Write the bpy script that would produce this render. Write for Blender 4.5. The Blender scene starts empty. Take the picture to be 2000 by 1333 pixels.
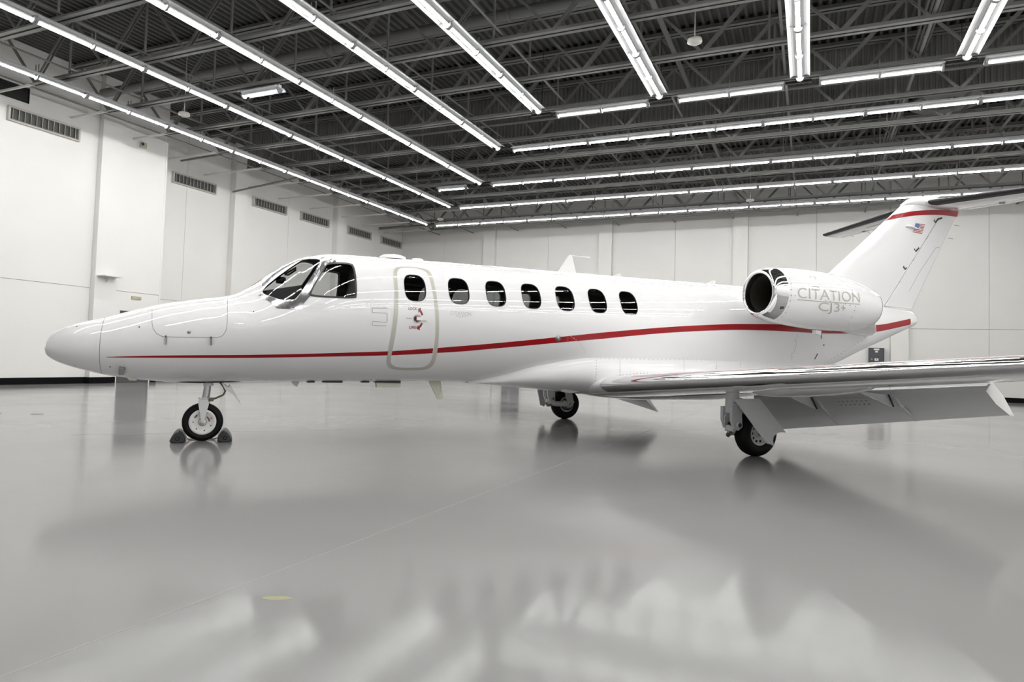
import bpy, bmesh, math, random
from mathutils import Vector, Matrix

random.seed(7)
sc = bpy.context.scene
C = sc.collection

# ------------------------------------------------------------------ camera
CAM_H = 1.08                                   # metres above the floor
CR = Vector((0.915495808, 0.401204688, 0.030037044))     # camera right
CU = Vector((-0.009772773, -0.052460291, 0.998575190))   # camera up
CF = Vector((-0.402208799, 0.914484946, 0.044106294))    # camera forward
FPX, PX, PY = 1323.4916, 1001.978, 645.868               # focal length and principal point in pixels of 2000 x 1333
cam_data = bpy.data.cameras.new('camera')
cam_data.sensor_width = 36.0
cam_data.lens = FPX / 2000 * 36
cam_data.shift_x = (1000 - PX) / 2000
cam_data.shift_y = (PY - 666.5) / 2000
cam_data.clip_end = 200
cam = bpy.data.objects.new('camera', cam_data)
M = Matrix((CR, CU, -CF)).transposed().to_4x4()
M.translation = (0, 0, CAM_H)
cam.matrix_world = M
C.objects.link(cam)
sc.camera = cam

# ------------------------------------------------------------------ world, exposure (the room is lit by its own tubes)
TUBE_STRENGTH = 46.0
world = bpy.data.worlds.new('world'); sc.world = world
world.use_nodes = True
world.node_tree.nodes['Background'].inputs[0].default_value = (0.8, 0.82, 0.85, 1)
world.node_tree.nodes['Background'].inputs[1].default_value = 0.02
sc.view_settings.view_transform = 'Standard'
sc.view_settings.look = 'None'
sc.view_settings.exposure = 0.52
sc.view_settings.gamma = 1.0
sc.view_settings.use_curve_mapping = False
sc.cycles.use_denoising = True
sc.cycles.max_bounces = 10
sc.cycles.diffuse_bounces = 5
sc.cycles.glossy_bounces = 5
sc.cycles.transparent_max_bounces = 12
sc.cycles.caustics_reflective = False
sc.cycles.caustics_refractive = False
sc.cycles.sample_clamp_indirect = 5.0
sc.cycles.use_light_tree = True

# ------------------------------------------------------------------ room dimensions (x along the back wall, y towards it)
XL1, XL2, YB = -20.05, -21.40, 32.60           # near and far plane of the left wall, back wall
XR, YF = 10.6, -7.0                            # right wall, set close for fill light, and hangar-door wall behind the camera
Z_DECK, Z_CHORD, Z_TUBE = 9.45, 7.80, 7.62
S_TUBE = 1.2192                                # one tube with its socket
JOIST_Y = [12.72 + 2.0 * k for k in range(-10, 10)]

# ------------------------------------------------------------------ materials
def mat(name, color=(.8, .8, .8), rough=.5, metal=0.0, coat=0.0, coat_rough=.03, spec=.5, noise=None, bump=None, emit=None, sheen=0):
    m = bpy.data.materials.new(name); m.use_nodes = True
    nt = m.node_tree; b = nt.nodes['Principled BSDF']
    b.inputs['Base Color'].default_value = (*color, 1)
    b.inputs['Roughness'].default_value = rough
    b.inputs['Metallic'].default_value = metal
    b.inputs['Coat Weight'].default_value = coat
    b.inputs['Coat Roughness'].default_value = coat_rough
    b.inputs['Specular IOR Level'].default_value = spec
    tc = nt.nodes.new('ShaderNodeTexCoord')
    if noise:                                   # (scale, amount) gentle colour variation
        n = nt.nodes.new('ShaderNodeTexNoise'); n.inputs['Scale'].default_value = noise[0]; n.inputs['Detail'].default_value = 5
        r = nt.nodes.new('ShaderNodeValToRGB')
        a = noise[1]
        r.color_ramp.elements[0].position = .3; r.color_ramp.elements[1].position = .7
        r.color_ramp.elements[0].color = (*[c * (1 - a) for c in color], 1)
        r.color_ramp.elements[1].color = (*[min(1, c * (1 + a)) for c in color], 1)
        nt.links.new(tc.outputs['Object'], n.inputs['Vector'])
        nt.links.new(n.outputs['Fac'], r.inputs['Fac']); nt.links.new(r.outputs['Color'], b.inputs['Base Color'])
    if bump:                                    # (scale, strength, distance)
        n = nt.nodes.new('ShaderNodeTexNoise'); n.inputs['Scale'].default_value = bump[0]; n.inputs['Detail'].default_value = 3
        bp = nt.nodes.new('ShaderNodeBump'); bp.inputs['Strength'].default_value = bump[1]; bp.inputs['Distance'].default_value = bump[2]
        nt.links.new(tc.outputs['Object'], n.inputs['Vector'])
        nt.links.new(n.outputs['Fac'], bp.inputs['Height']); nt.links.new(bp.outputs['Normal'], b.inputs['Normal'])
    if emit:
        b.inputs['Emission Color'].default_value = (*emit[0], 1)
        b.inputs['Emission Strength'].default_value = emit[1]
    return m

MAT = {}
MAT['wall'] = mat('wall_paint', (.80, .79, .765), .55, noise=(.6, .02), bump=(9, .08, .01))
MAT['wall_bright'] = mat('wall_white_fill', (.86, .855, .84), .5, noise=(.6, .02))  # lighter paint on the unseen walls, bounces fill onto the jet
MAT['joint'] = mat('joint_filler', (.42, .41, .39), .8, noise=(4, .05))
MAT['base'] = mat('baseboard_rubber', (.006, .006, .007), .9, spec=.1, noise=(3, .1))
MAT['steel'] = mat('joist_paint', (.21, .21, .202), .6, noise=(2, .08))
MAT['deck'] = mat('deck_paint', (.095, .094, .091), .65, noise=(1.2, .1))
MAT['curtain'] = mat('curtain_paint', (.19, .19, .183), .6, noise=(1.5, .06))
MAT['gap'] = mat('gap_dark', (.004, .004, .004), .9, noise=(2, .1))
MAT['reflector'] = mat('reflector_enamel', (.62, .63, .64), .35, noise=(3, .02))
MAT['socket'] = mat('socket_plastic', (.22, .22, .225), .45, noise=(8, .05))
MAT['tube'] = mat('lamp_tube', (.9, .9, .9), .4, emit=((1.0, .992, .975), TUBE_STRENGTH), noise=(2, .01))
MAT['tube_cool'] = mat('lamp_tube_cool', (.9, .9, .9), .4, emit=((.86, .94, 1.0), TUBE_STRENGTH * .8), noise=(2, .01))
MAT['black'] = mat('black_plastic', (.015, .015, .016), .45, noise=(6, .1))
MAT['white_metal'] = mat('white_enamel', (.72, .71, .68), .5, noise=(3, .03))
MAT['vent'] = mat('vent_enamel', (.50, .49, .455), .5, noise=(4, .04))
MAT['ventdark'] = mat('vent_throat', (.09, .09, .085), .8, noise=(4, .08))
MAT['pipe'] = mat('pipe_paint', (.17, .17, .163), .55, noise=(2, .06))
MAT['cabinet'] = mat('cabinet_enamel', (.065, .07, .078), .45, noise=(5, .05))
MAT['sticker'] = mat('sticker_paper', (.75, .78, .80), .6, noise=(30, .06))
MAT['stickred'] = mat('sticker_red', (.55, .16, .13), .6, noise=(30, .06))
MAT['doorgrey'] = mat('door_enamel', (.075, .075, .08), .4, noise=(3, .05))
MAT['sand'] = mat('sand_enamel', (.46, .43, .33), .5, noise=(4, .05))
MAT['paint'] = mat('jet_white_paint', (.79, .79, .795), .4, spec=.25, coat=1.0, coat_rough=.012, noise=(.8, .008))
MAT['red'] = mat('jet_red_paint', (.30, .0015, .006), .35, spec=.2, coat=.35, coat_rough=.02, noise=(2, .05))
MAT['greige'] = mat('jet_sand_band', (.50, .49, .43), .35, coat=.8, noise=(3, .03))
MAT['letter'] = mat('sand_lettering', (.43, .415, .36), .4, coat=.6, noise=(5, .03))
MAT['letterred'] = mat('dark_red_lettering', (.22, .006, .012), .4, coat=.6, noise=(5, .05))
MAT['blue'] = mat('flag_blue', (.06, .11, .28), .4, coat=.6, noise=(8, .05))
MAT['chrome'] = mat('polished_alloy', (.78, .78, .79), .07, metal=1.0, noise=(3, .02), bump=(5, .02, .01))
MAT['frame'] = mat('polished_frame', (.58, .59, .60), .17, metal=1.0, noise=(8, .05), bump=(7, .05, .01))
MAT['boot'] = mat('deice_rubber', (.012, .012, .013), .35, noise=(4, .15))
MAT['seam'] = mat('seam_grey', (.20, .20, .21), .7, noise=(6, .1))  # dark grey of seams, slots and small gaps
MAT['screw'] = mat('fastener_dark', (.05, .05, .055), .5, metal=.5, noise=(10, .1))
MAT['interior'] = mat('cabin_lining', (.045, .045, .048), .6, noise=(3, .1))
MAT['panel_dark'] = mat('cockpit_vinyl', (.012, .012, .013), .55, noise=(6, .1))
MAT['leather'] = mat('seat_leather', (.30, .28, .25), .5, noise=(4, .06))
MAT['rimdark'] = mat('window_seal', (.012, .012, .013), .4, noise=(5, .1))
MAT['duct'] = mat('inlet_duct_lining', (.055, .05, .04), .45, metal=.3, noise=(4, .1))
MAT['fan'] = mat('fan_blade_metal', (.07, .065, .055), .35, metal=.7, noise=(6, .1))
MAT['nozzle'] = mat('exhaust_metal', (.30, .29, .28), .35, metal=1.0, noise=(5, .08))
MAT['tyre'] = mat('tyre_rubber', (.004, .004, .0045), .6, spec=.25, noise=(6, .1), bump=(60, .1, .003))
MAT['hub'] = mat('wheel_white', (.78, .78, .765), .4, noise=(5, .04))
MAT['gear'] = mat('gear_grey_paint', (.70, .71, .72), .4, coat=.3, noise=(4, .04))
MAT['strut'] = mat('oleo_steel', (.50, .50, .51), .25, metal=1.0, noise=(5, .05))
MAT['hose'] = mat('hydraulic_hose', (.16, .14, .10), .5, metal=.4, noise=(9, .15))
MAT['yellow'] = mat('yellow_band', (.65, .55, .02), .5, noise=(6, .08))
MAT['maroon'] = mat('maroon_label', (.20, .09, .09), .5, noise=(9, .08))
MAT['flap'] = mat('flap_grey_paint', (.80, .81, .82), .4, coat=.3, noise=(2, .02))
MAT['cream'] = mat('antenna_cream', (.62, .61, .52), .45, noise=(4, .03))
MAT['chock'] = mat('chock_rubber', (.03, .031, .035), .5, noise=(8, .2))
MAT['rope'] = mat('rope_fibre', (.42, .38, .30), .8, noise=(20, .15))

def glass(name, tint, rough=.0, ior=1.5):
    m = bpy.data.materials.new(name); m.use_nodes = True
    nt = m.node_tree; nt.nodes.clear()
    out = nt.nodes.new('ShaderNodeOutputMaterial'); mix = nt.nodes.new('ShaderNodeMixShader')
    tr = nt.nodes.new('ShaderNodeBsdfTransparent'); gl = nt.nodes.new('ShaderNodeBsdfGlossy'); ge = nt.nodes.new('ShaderNodeNewGeometry')
    n = nt.nodes.new('ShaderNodeTexNoise'); n.inputs['Scale'].default_value = 1.5
    bp = nt.nodes.new('ShaderNodeBump'); bp.inputs['Strength'].default_value = .01; bp.inputs['Distance'].default_value = .02
    nt.links.new(n.outputs['Fac'], bp.inputs['Height']); nt.links.new(bp.outputs['Normal'], gl.inputs['Normal'])
    tr.inputs[0].default_value = (*tint, 1); gl.inputs['Roughness'].default_value = rough
    def mth(op, v=None, c=None):                  # two-sided Schlick reflectance of a thin pane
        q = nt.nodes.new('ShaderNodeMath'); q.operation = op
        if v is not None: q.inputs[1].default_value = v
        if c is not None: q.inputs[2].default_value = c
        return q
    dot = nt.nodes.new('ShaderNodeVectorMath'); dot.operation = 'DOT_PRODUCT'
    nt.links.new(ge.outputs['Normal'], dot.inputs[0]); nt.links.new(ge.outputs['Incoming'], dot.inputs[1])
    ab = mth('ABSOLUTE'); inv = mth('SUBTRACT'); pw = mth('POWER', 5.0); ma = mth('MULTIPLY_ADD', .92, .07); ma.use_clamp = True
    inv.inputs[0].default_value = 1.0
    nt.links.new(dot.outputs['Value'], ab.inputs[0]); nt.links.new(ab.outputs[0], inv.inputs[1]); nt.links.new(inv.outputs[0], pw.inputs[0]); nt.links.new(pw.outputs[0], ma.inputs[0])
    nt.links.new(ma.outputs[0], mix.inputs[0]); nt.links.new(tr.outputs[0], mix.inputs[1]); nt.links.new(gl.outputs[0], mix.inputs[2])
    nt.links.new(mix.outputs[0], out.inputs['Surface'])
    return m
MAT['glass'] = glass('cabin_glass', (.55, .56, .57))
MAT['ws'] = glass('windshield_glass', (.82, .83, .83))

def floor_material():
    m = bpy.data.materials.new('epoxy_floor'); m.use_nodes = True
    nt = m.node_tree; b = nt.nodes['Principled BSDF']; L = nt.links
    tc = nt.nodes.new('ShaderNodeTexCoord')
    n1 = nt.nodes.new('ShaderNodeTexNoise'); n1.inputs['Scale'].default_value = .35; n1.inputs['Detail'].default_value = 6
    r1 = nt.nodes.new('ShaderNodeValToRGB')
    r1.color_ramp.elements[0].position = .3; r1.color_ramp.elements[0].color = (.225, .224, .222, 1)
    r1.color_ramp.elements[1].position = .72; r1.color_ramp.elements[1].color = (.26, .258, .255, 1)
    L.new(tc.outputs['Object'], n1.inputs['Vector']); L.new(n1.outputs['Fac'], r1.inputs['Fac']); L.new(r1.outputs['Color'], b.inputs['Base Color'])
    n2 = nt.nodes.new('ShaderNodeTexNoise'); n2.inputs['Scale'].default_value = .5; n2.inputs['Detail'].default_value = 4
    r2 = nt.nodes.new('ShaderNodeMapRange'); r2.inputs[1].default_value = .35; r2.inputs[2].default_value = .7; r2.inputs[3].default_value = .09; r2.inputs[4].default_value = .16
    L.new(tc.outputs['Object'], n2.inputs['Vector']); L.new(n2.outputs['Fac'], r2.inputs[0]); L.new(r2.outputs[0], b.inputs['Coat Roughness'])
    b.inputs['Roughness'].default_value = .5; b.inputs['Coat Weight'].default_value = 1.0; b.inputs['Coat IOR'].default_value = 1.2
    b.inputs['Specular IOR Level'].default_value = .05
    # trowel waviness plus orange peel
    n3 = nt.nodes.new('ShaderNodeTexNoise'); n3.inputs['Scale'].default_value = 1.6; n3.inputs['Detail'].default_value = 2
    n4 = nt.nodes.new('ShaderNodeTexNoise'); n4.inputs['Scale'].default_value = 90; n4.inputs['Detail'].default_value = 2
    b1 = nt.nodes.new('ShaderNodeBump'); b1.inputs['Strength'].default_value = .12; b1.inputs['Distance'].default_value = .02
    b2 = nt.nodes.new('ShaderNodeBump'); b2.inputs['Strength'].default_value = .05; b2.inputs['Distance'].default_value = .002
    L.new(tc.outputs['Object'], n3.inputs['Vector']); L.new(tc.outputs['Object'], n4.inputs['Vector'])
    L.new(n3.outputs['Fac'], b1.inputs['Height']); L.new(n4.outputs['Fac'], b2.inputs['Height'])
    L.new(b1.outputs['Normal'], b2.inputs['Normal']); L.new(b2.outputs['Normal'], b.inputs['Normal']); L.new(b2.outputs['Normal'], b.inputs['Coat Normal'])
    return m
MAT['floor'] = floor_material()

# ------------------------------------------------------------------ mesh helpers
class MB:
    def __init__(self): self.v = []; self.f = []; self.sm = []
    def add(self, vs, fs, smooth=False):
        o = len(self.v); self.v += [tuple(p) for p in vs]
        for q in fs: self.f.append([i + o for i in q]); self.sm.append(smooth)
        return self
    def box(self, x0, x1, y0, y1, z0, z1):
        vs = [(x, y, z) for x in (x0, x1) for y in (y0, y1) for z in (z0, z1)]
        return self.add(vs, [(0, 1, 3, 2), (4, 6, 7, 5), (0, 4, 5, 1), (2, 3, 7, 6), (0, 2, 6, 4), (1, 5, 7, 3)])
    def cbox(self, c, sx, sy, sz, rot=None):
        vs = []
        for x in (-.5, .5):
            for y in (-.5, .5):
                for z in (-.5, .5):
                    p = Vector((x * sx, y * sy, z * sz))
                    if rot is not None: p = rot @ p
                    vs.append(p + Vector(c))
        return self.add(vs, [(0, 1, 3, 2), (4, 6, 7, 5), (0, 4, 5, 1), (2, 3, 7, 6), (0, 2, 6, 4), (1, 5, 7, 3)])
    def bar(self, a, b, w, h):                   # rectangular bar from a to b
        a, b = Vector(a), Vector(b); d = (b - a); L = d.length; d.normalize()
        up = Vector((0, 0, 1)) if abs(d.z) < .98 else Vector((1, 0, 0))
        s = d.cross(up).normalized(); u = s.cross(d).normalized()
        vs = [p + s * (i * w / 2) + u * (j * h / 2) for p in (a, b) for i, j in ((-1, -1), (1, -1), (1, 1), (-1, 1))]
        return self.add(vs, [(3, 2, 1, 0), (4, 5, 6, 7), (0, 1, 5, 4), (1, 2, 6, 5), (2, 3, 7, 6), (3, 0, 4, 7)])
    def tube(self, pts, r, n=10, cap=True):      # round tube along points, r may be a list
        pts = [Vector(p) for p in pts]; R = r if isinstance(r, (list, tuple)) else [r] * len(pts)
        rings = []; prev = None
        for i, p in enumerate(pts):
            d = (pts[min(i + 1, len(pts) - 1)] - pts[max(i - 1, 0)]).normalized()
            if prev is None:
                up = Vector((0, 0, 1)) if abs(d.z) < .9 else Vector((1, 0, 0))
                s = d.cross(up).normalized()
            else:
                s = (prev - d * prev.dot(d)).normalized()
            prev = s; u = d.cross(s)
            rings.append([p + (s * math.cos(2 * math.pi * k / n) + u * math.sin(2 * math.pi * k / n)) * R[i] for k in range(n)])
        vs = [q for rg in rings for q in rg]; fs = []
        for i in range(len(pts) - 1):
            for k in range(n):
                fs.append((i * n + k, i * n + (k + 1) % n, (i + 1) * n + (k + 1) % n, (i + 1) * n + k))
        self.add(vs, fs, True)
        if cap:
            self.add(rings[0], [tuple(range(n))[::-1]]); self.add(rings[-1], [tuple(range(n))])
        return self
    def lathe(self, prof, c, axis, n=32, smooth=True, close=False):   # prof: (distance along axis, radius)
        a = Vector(axis).normalized(); c = Vector(c)
        up = Vector((0, 0, 1)) if abs(a.z) < .9 else Vector((1, 0, 0))
        s = a.cross(up).normalized(); u = s.cross(a)
        vs = []; fs = []
        for d, r in prof:
            for k in range(n):
                t = 2 * math.pi * k / n
                vs.append(c + a * d + (s * math.cos(t) + u * math.sin(t)) * r)
        m = len(prof)
        for i in range(m if close else m - 1):
            j = (i + 1) % m
            for k in range(n):
                fs.append((i * n + k, i * n + (k + 1) % n, j * n + (k + 1) % n, j * n + k))
        return self.add(vs, fs, smooth)
    def prism(self, poly, fn, d0, d1):           # poly of 2D points, fn(a, b, d) -> 3D point
        n = len(poly)
        vs = [fn(a, b, d0) for a, b in poly] + [fn(a, b, d1) for a, b in poly]
        fs = [tuple(range(n)), tuple(range(2 * n - 1, n - 1, -1))] + [(i, i + n, (i + 1) % n + n, (i + 1) % n) for i in range(n)]
        return self.add(vs, fs)
    def loft(self, rings, closed=True, cap0=False, cap1=False):
        n = len(rings[0]); vs = [p for rg in rings for p in rg]; fs = []
        for i in range(len(rings) - 1):
            for k in range(n if closed else n - 1):
                fs.append((i * n + k, i * n + (k + 1) % n, (i + 1) * n + (k + 1) % n, (i + 1) * n + k))
        self.add(vs, fs, True)
        if cap0: self.add(rings[0], [tuple(range(n))[::-1]])
        if cap1: self.add(rings[-1], [tuple(range(n))])
        return self
    def mesh(self, name, material, weld=False):
        me = bpy.data.meshes.new(name)
        me.from_pydata([tuple(p) for p in self.v], [], self.f)
        me.polygons.foreach_set('use_smooth', self.sm)
        if weld:
            bm = bmesh.new(); bm.from_mesh(me)
            bmesh.ops.remove_doubles(bm, verts=bm.verts, dist=1e-5)
            bmesh.ops.recalc_face_normals(bm, faces=bm.faces)
            bm.to_mesh(me); bm.free()
        me.materials.append(MAT[material] if isinstance(material, str) else material)
        me.update()
        return me
    def build(self, name, material, parent=None, weld=False, sharp=None):
        me = self.mesh(name, material, weld)
        if sharp: me.set_sharp_from_angle(angle=math.radians(sharp))
        return link(name, me, parent)

def link(name, data, parent=None, loc=None, rot=None):
    o = bpy.data.objects.new(name, data); C.objects.link(o)
    if parent: o.parent = parent
    if loc is not None: o.location = loc
    if rot is not None: o.rotation_euler = rot
    return o
def tag(o, label=None, cat=None, group=None, kind=None):
    if label: o['label'] = label
    if cat: o['category'] = cat
    if group: o['group'] = group
    if kind: o['kind'] = kind
    return o
def empty(name, loc=(0, 0, 0), rz=0.0):
    o = link(name, None, None, loc, (0, 0, rz)); o.empty_display_size = .2
    return o
# ================================================================== the room
fl = MB().add([(XL2 - .3, YF - .3, 0), (XR + .3, YF - .3, 0), (XR + .3, YB + .3, 0), (XL2 - .3, YB + .3, 0)], [(0, 1, 2, 3)]).build('floor', 'floor')
tag(fl, 'pale grey glossy epoxy hangar floor', 'floor', kind='structure')
MB().box(-2.408, -2.401, -4, 30, 0, .0006).build('floor_joint', mat('joint_sealant', (.275, .272, .265), .5, noise=(5, .05)), fl)
d = Vector((2.68, 3.31)).normalized()
MB().bar((-8.3, 5.5, .0005), (-5.64, 8.79, .0005), .008, .001).build('floor_joint', 'joint', fl)
yl = []
for k in range(14):
    a = 2 * math.pi * k / 14; yl.append((-2.145 + .12 * math.cos(a) * .5 - .012 * math.sin(a), 2.38 + .022 * math.sin(a) + .03 * math.cos(a)))
MB().prism(yl, lambda a, b, d: (a, b, d), 0, .0006).build('paint_mark', mat('worn_yellow', (.30, .285, .15), .4, noise=(9, .12)), fl)
for x, y in ((-11.22, 6.87), (-11.75, 6.55)):
    MB().lathe([(0, .09), (.006, .085), (.006, .06), (.003, .055), (.003, 0.001)], (x, y, 0), (0, 0, 1), 20).build('floor_plate', 'nozzle', fl)

# corrugated roof deck: flutes run along y
def deck():
    m = MB(); p = .2; prof = []
    x = XL2 - .3
    while x < XR + .3:
        prof += [(x, 0), (x + .06, 0), (x + .085, .075), (x + .175, .075)]
        x += p
    prof.append((XR + .3, 0))
    vs = [(a, YF - .3, Z_DECK + b) for a, b in prof] + [(a, YB + .3, Z_DECK + b) for a, b in prof]
    n = len(prof)
    m.add(vs, [(i, i + 1, i + 1 + n, i + n) for i in range(n - 1)])
    m.add([(XL2 - .5, YF - .5, Z_DECK + .12), (XR + .5, YF - .5, Z_DECK + .12), (XR + .5, YB + .5, Z_DECK + .12), (XL2 - .5, YB + .5, Z_DECK + .12)], [(0, 1, 2, 3)])
    return m.build('ceiling', 'deck')
tag(deck(), 'dark grey corrugated steel roof deck', 'ceiling', kind='structure')

J = .006
def panels(wall, axis, plane, inward, spans, zs, thick=.06):
    """rectangular concrete panels standing proud of a backing; axis 'x' or 'y' is the running direction"""
    for a, b in spans:
        for z0, z1 in zs:
            lo, hi = (plane, plane + inward * thick)
            if axis == 'y': MB().box(min(lo, hi), max(lo, hi), a + J, b - J, z0 + (J if z0 else 0), z1 - J).build('panel', 'wall', wall)
            else: MB().box(a + J, b - J, min(lo, hi), max(lo, hi), z0 + (J if z0 else 0), z1 - J).build('panel', 'wall', wall)
ZS = [(0, 2.9), (2.9, Z_DECK + .1)]

# --- left wall: a near bay that steps out into the room, then the far run
wl = MB().box(XL1 - .36, XL1 - .06, YF - .3, 16.0, 0, Z_DECK + .12)
wl.box(XL2 - .36, XL2 - .06, 15.7, YB + .3, 0, Z_DECK + .12).box(XL2 - .1, XL1 - .06, 15.7, 15.96, 0, Z_DECK + .12)
wl = wl.build('wall_left', 'joint'); tag(wl, 'white painted concrete panel wall with pilasters and air vents', 'wall', kind='structure')
DY0, DY1, DZ = 14.62, 15.68, 2.26               # grey door in the near bay
panels(wl, 'y', XL1 - .06, 1, [(-7.0, -2.4), (-2.4, .8), (.8, 4.0), (4.0, 7.2)], ZS)
panels(wl, 'y', XL1 - .06, 1, [(7.2, 13.6)], [(0, 2.9)])
# panel pierced by the dark opening
OP0, OP1, OZ0, OZ1 = 9.4, 11.55, 7.82, 8.26
m = MB().box(XL1 - .06, XL1, 7.2 + J, OP0, 2.9 + J, Z_DECK + .1).box(XL1 - .06, XL1, OP1, 13.6 - J, 2.9 + J, Z_DECK + .1)
m.box(XL1 - .06, XL1, OP0, OP1, 2.9 + J, OZ0).box(XL1 - .06, XL1, OP0, OP1, OZ1, Z_DECK + .1).build('panel', 'wall', wl)
panels(wl, 'y', XL1 - .06, 1, [(14.3, 16.0)], [(2.9, Z_DECK + .1)], .09)
MB().box(XL1 - .06, XL1 + .03, 14.3, DY0 - .03, 0, 2.9 - J).box(XL1 - .06, XL1 + .03, DY1 + .03, 16.0, 0, 2.9 - J).box(XL1 - .06, XL1 + .03, DY0 - .03, DY1 + .03, DZ + .03, 2.9 - J).build('panel', 'wall', wl)
MB().box(XL2 - .1, XL1 + .033, 15.94, 16.012, 0, Z_DECK + .1).build('return_panel', 'wall', wl)
panels(wl, 'y', XL2 - .06, 1, [(16.006, 18.0), (18.0, 20.05), (20.7, 23.4), (23.4, 26.45), (27.1, 30.0), (30.0, YB)], ZS)
MB().box(XL1 - .06, XL1 + .2, 13.6, 14.3, 0, Z_DECK + .1).build('pilaster', 'wall', wl)
for y in (20.05, 26.45): MB().box(XL2 - .06, XL2 + .28, y, y + .65, 0, Z_DECK + .1).build('pilaster', 'wall', wl)
for y in (.8, 7.2): MB().box(XL1 - .06, XL1 + .2, y - .35, y + .35, 0, Z_DECK + .1).build('pilaster', 'wall', wl)

# --- back wall
wb = MB().box(XL2 - .3, XR + .3, YB + .06, YB + .36, 0, Z_DECK + .12).build('wall_back', 'joint')
tag(wb, 'white painted concrete panel wall behind the jet', 'wall', kind='structure')
cols = [(-16.13, -15.47), (-9.72, -9.06), (-3.31, -2.67), (3.08, 3.73)]
mids = [-18.66, -12.49, -5.98, .2, 6.57]
edges = [XL2] + [v for pr in cols for v in pr] + [XR]
sp = []
for i in range(0, len(edges), 2):
    a, b = edges[i], edges[i + 1]; mm = [v for v in mids if a < v < b][0]
    sp += [(a, mm), (mm, b)]
panels(wb, 'x', YB + .06, -1, sp, ZS)
for a, b in cols: MB().box(a, b, YB - .22, YB + .06, 0, Z_DECK + .1).build('pilaster', 'wall', wb)

# --- right wall and the closed hangar doors behind the camera
wr = MB().box(XR, XR + .3, YF - .3, YB + .3, 0, Z_DECK + .12).build('wall_right', 'wall_bright'); tag(wr, 'plain white side wall of the hangar', 'wall', kind='structure')
wf = MB().box(XL2 - .3, XR + .3, YF - .3, YF, 0, Z_DECK + .12).build('wall_front', 'wall_bright'); tag(wf, 'plain white hangar door wall', 'wall', kind='structure')

# --- black baseboards
def base(name, boxes):
    m = MB()
    for b in boxes: m.box(*b, 0, .19)
    return tag(m.build(name, 'base'), 'black rubber baseboard along the foot of the wall', 'baseboard', kind='structure')
base('baseboard_left', [(XL1, XL1 + .015, YF, 13.6), (XL1 + .2, XL1 + .215, 13.6, 14.3), (XL1, XL1 + .215, 13.585, 13.6), (XL1 + .03, XL1 + .045, 14.3, DY0 - .08), (XL1 + .03, XL1 + .045, DY1 + .08, 16.0),
                        (XL2, XL1 + .03, 16.0, 16.015), (XL2, XL2 + .015, 16.015, 20.05), (XL2, XL2 + .015, 20.7, 26.45), (XL2, XL2 + .015, 27.1, YB), (XL2 + .28, XL2 + .295, 20.05, 20.7), (XL2 + .28, XL2 + .295, 26.45, 27.1)])
base('baseboard_back', [(a, b, YB - .015, YB) for a, b in [(XL2, -16.13), (-15.47, -9.72), (-9.06, -3.31), (-2.67, 3.08), (3.73, XR)]] + [(a, b, YB - .235, YB - .22) for a, b in cols])

# --- grey door in the near bay, dark opening high on the wall
dr = MB().box(XL1 - .03, XL1 + .01, DY0, DY1, .005, DZ).build('door_1', 'doorgrey'); tag(dr, 'dark grey steel door in the left wall', 'door', kind='structure')
MB().box(XL1 - .03, XL1 + .045, DY0 - .03, DY0, 0, DZ).box(XL1 - .03, XL1 + .045, DY1, DY1 + .03, 0, DZ).box(XL1 - .03, XL1 + .045, DY0 - .03, DY1 + .03, DZ, DZ + .03).build('door_frame', 'doorgrey', dr)
MB().box(XL1 + .01, XL1 + .05, DY1 - .14, DY1 - .12, .95, 1.1).box(XL1 + .04, XL1 + .055, DY1 - .26, DY1 - .12, 1.02, 1.045).build('door_handle', 'strut', dr)
wn = MB().box(XL1 - .05, XL1 - .045, OP0, OP1, OZ0, OZ1).build('window_1', 'black'); tag(wn, 'dark unlit rectangular opening high on the left wall', 'window', kind='structure')
MB().box(XL1 - .05, XL1 + .02, OP0 - .05, OP0, OZ0 - .05, OZ1 + .05).box(XL1 - .05, XL1 + .02, OP1, OP1 + .05, OZ0 - .05, OZ1 + .05).box(XL1 - .05, XL1 + .02, OP0, OP1, OZ0 - .05, OZ0).box(XL1 - .05, XL1 + .02, OP0, OP1, OZ1, OZ1 + .05).build('window_frame', 'wall', wn)

# --- small wall fittings
o = MB().box(0, .03, -.17, .17, -.05, .05).box(.03, .036, -.15, .15, -.035, .035).build('exit_sign', 'sand'); o.location = (XL1 + .031, 15.12, 2.73)
tag(o, 'small sand coloured sign plate above the grey door', 'sign')
t = empty('wall_shelf', (XL1 + .2, 13.95, 3.28)); tag(t, 'small white shelf jutting from the pilaster beside the grey door', 'shelf')
MB().box(0, .36, -.3, .3, -.015, .015).build('board', 'white_metal', t)
MB().prism([(0, -.015), (.26, -.015), (0, -.2)], lambda a, b, d: (a, d, b), -.01, .01).build('bracket', 'white_metal', t)
t = empty('wall_camera', (XL1 + .031, 15.05, 7.72)); tag(t, 'small beige box with a dark lens high on the left wall', 'camera')
MB().box(0, .09, -.1, .1, -.09, .09).build('housing', 'sand', t)
MB().lathe([(0, .045), (.06, .045), (.06, .001)], (.06, -.04, .02), (1, -.5, 0), 12).build('lens', 'black', t)

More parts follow.
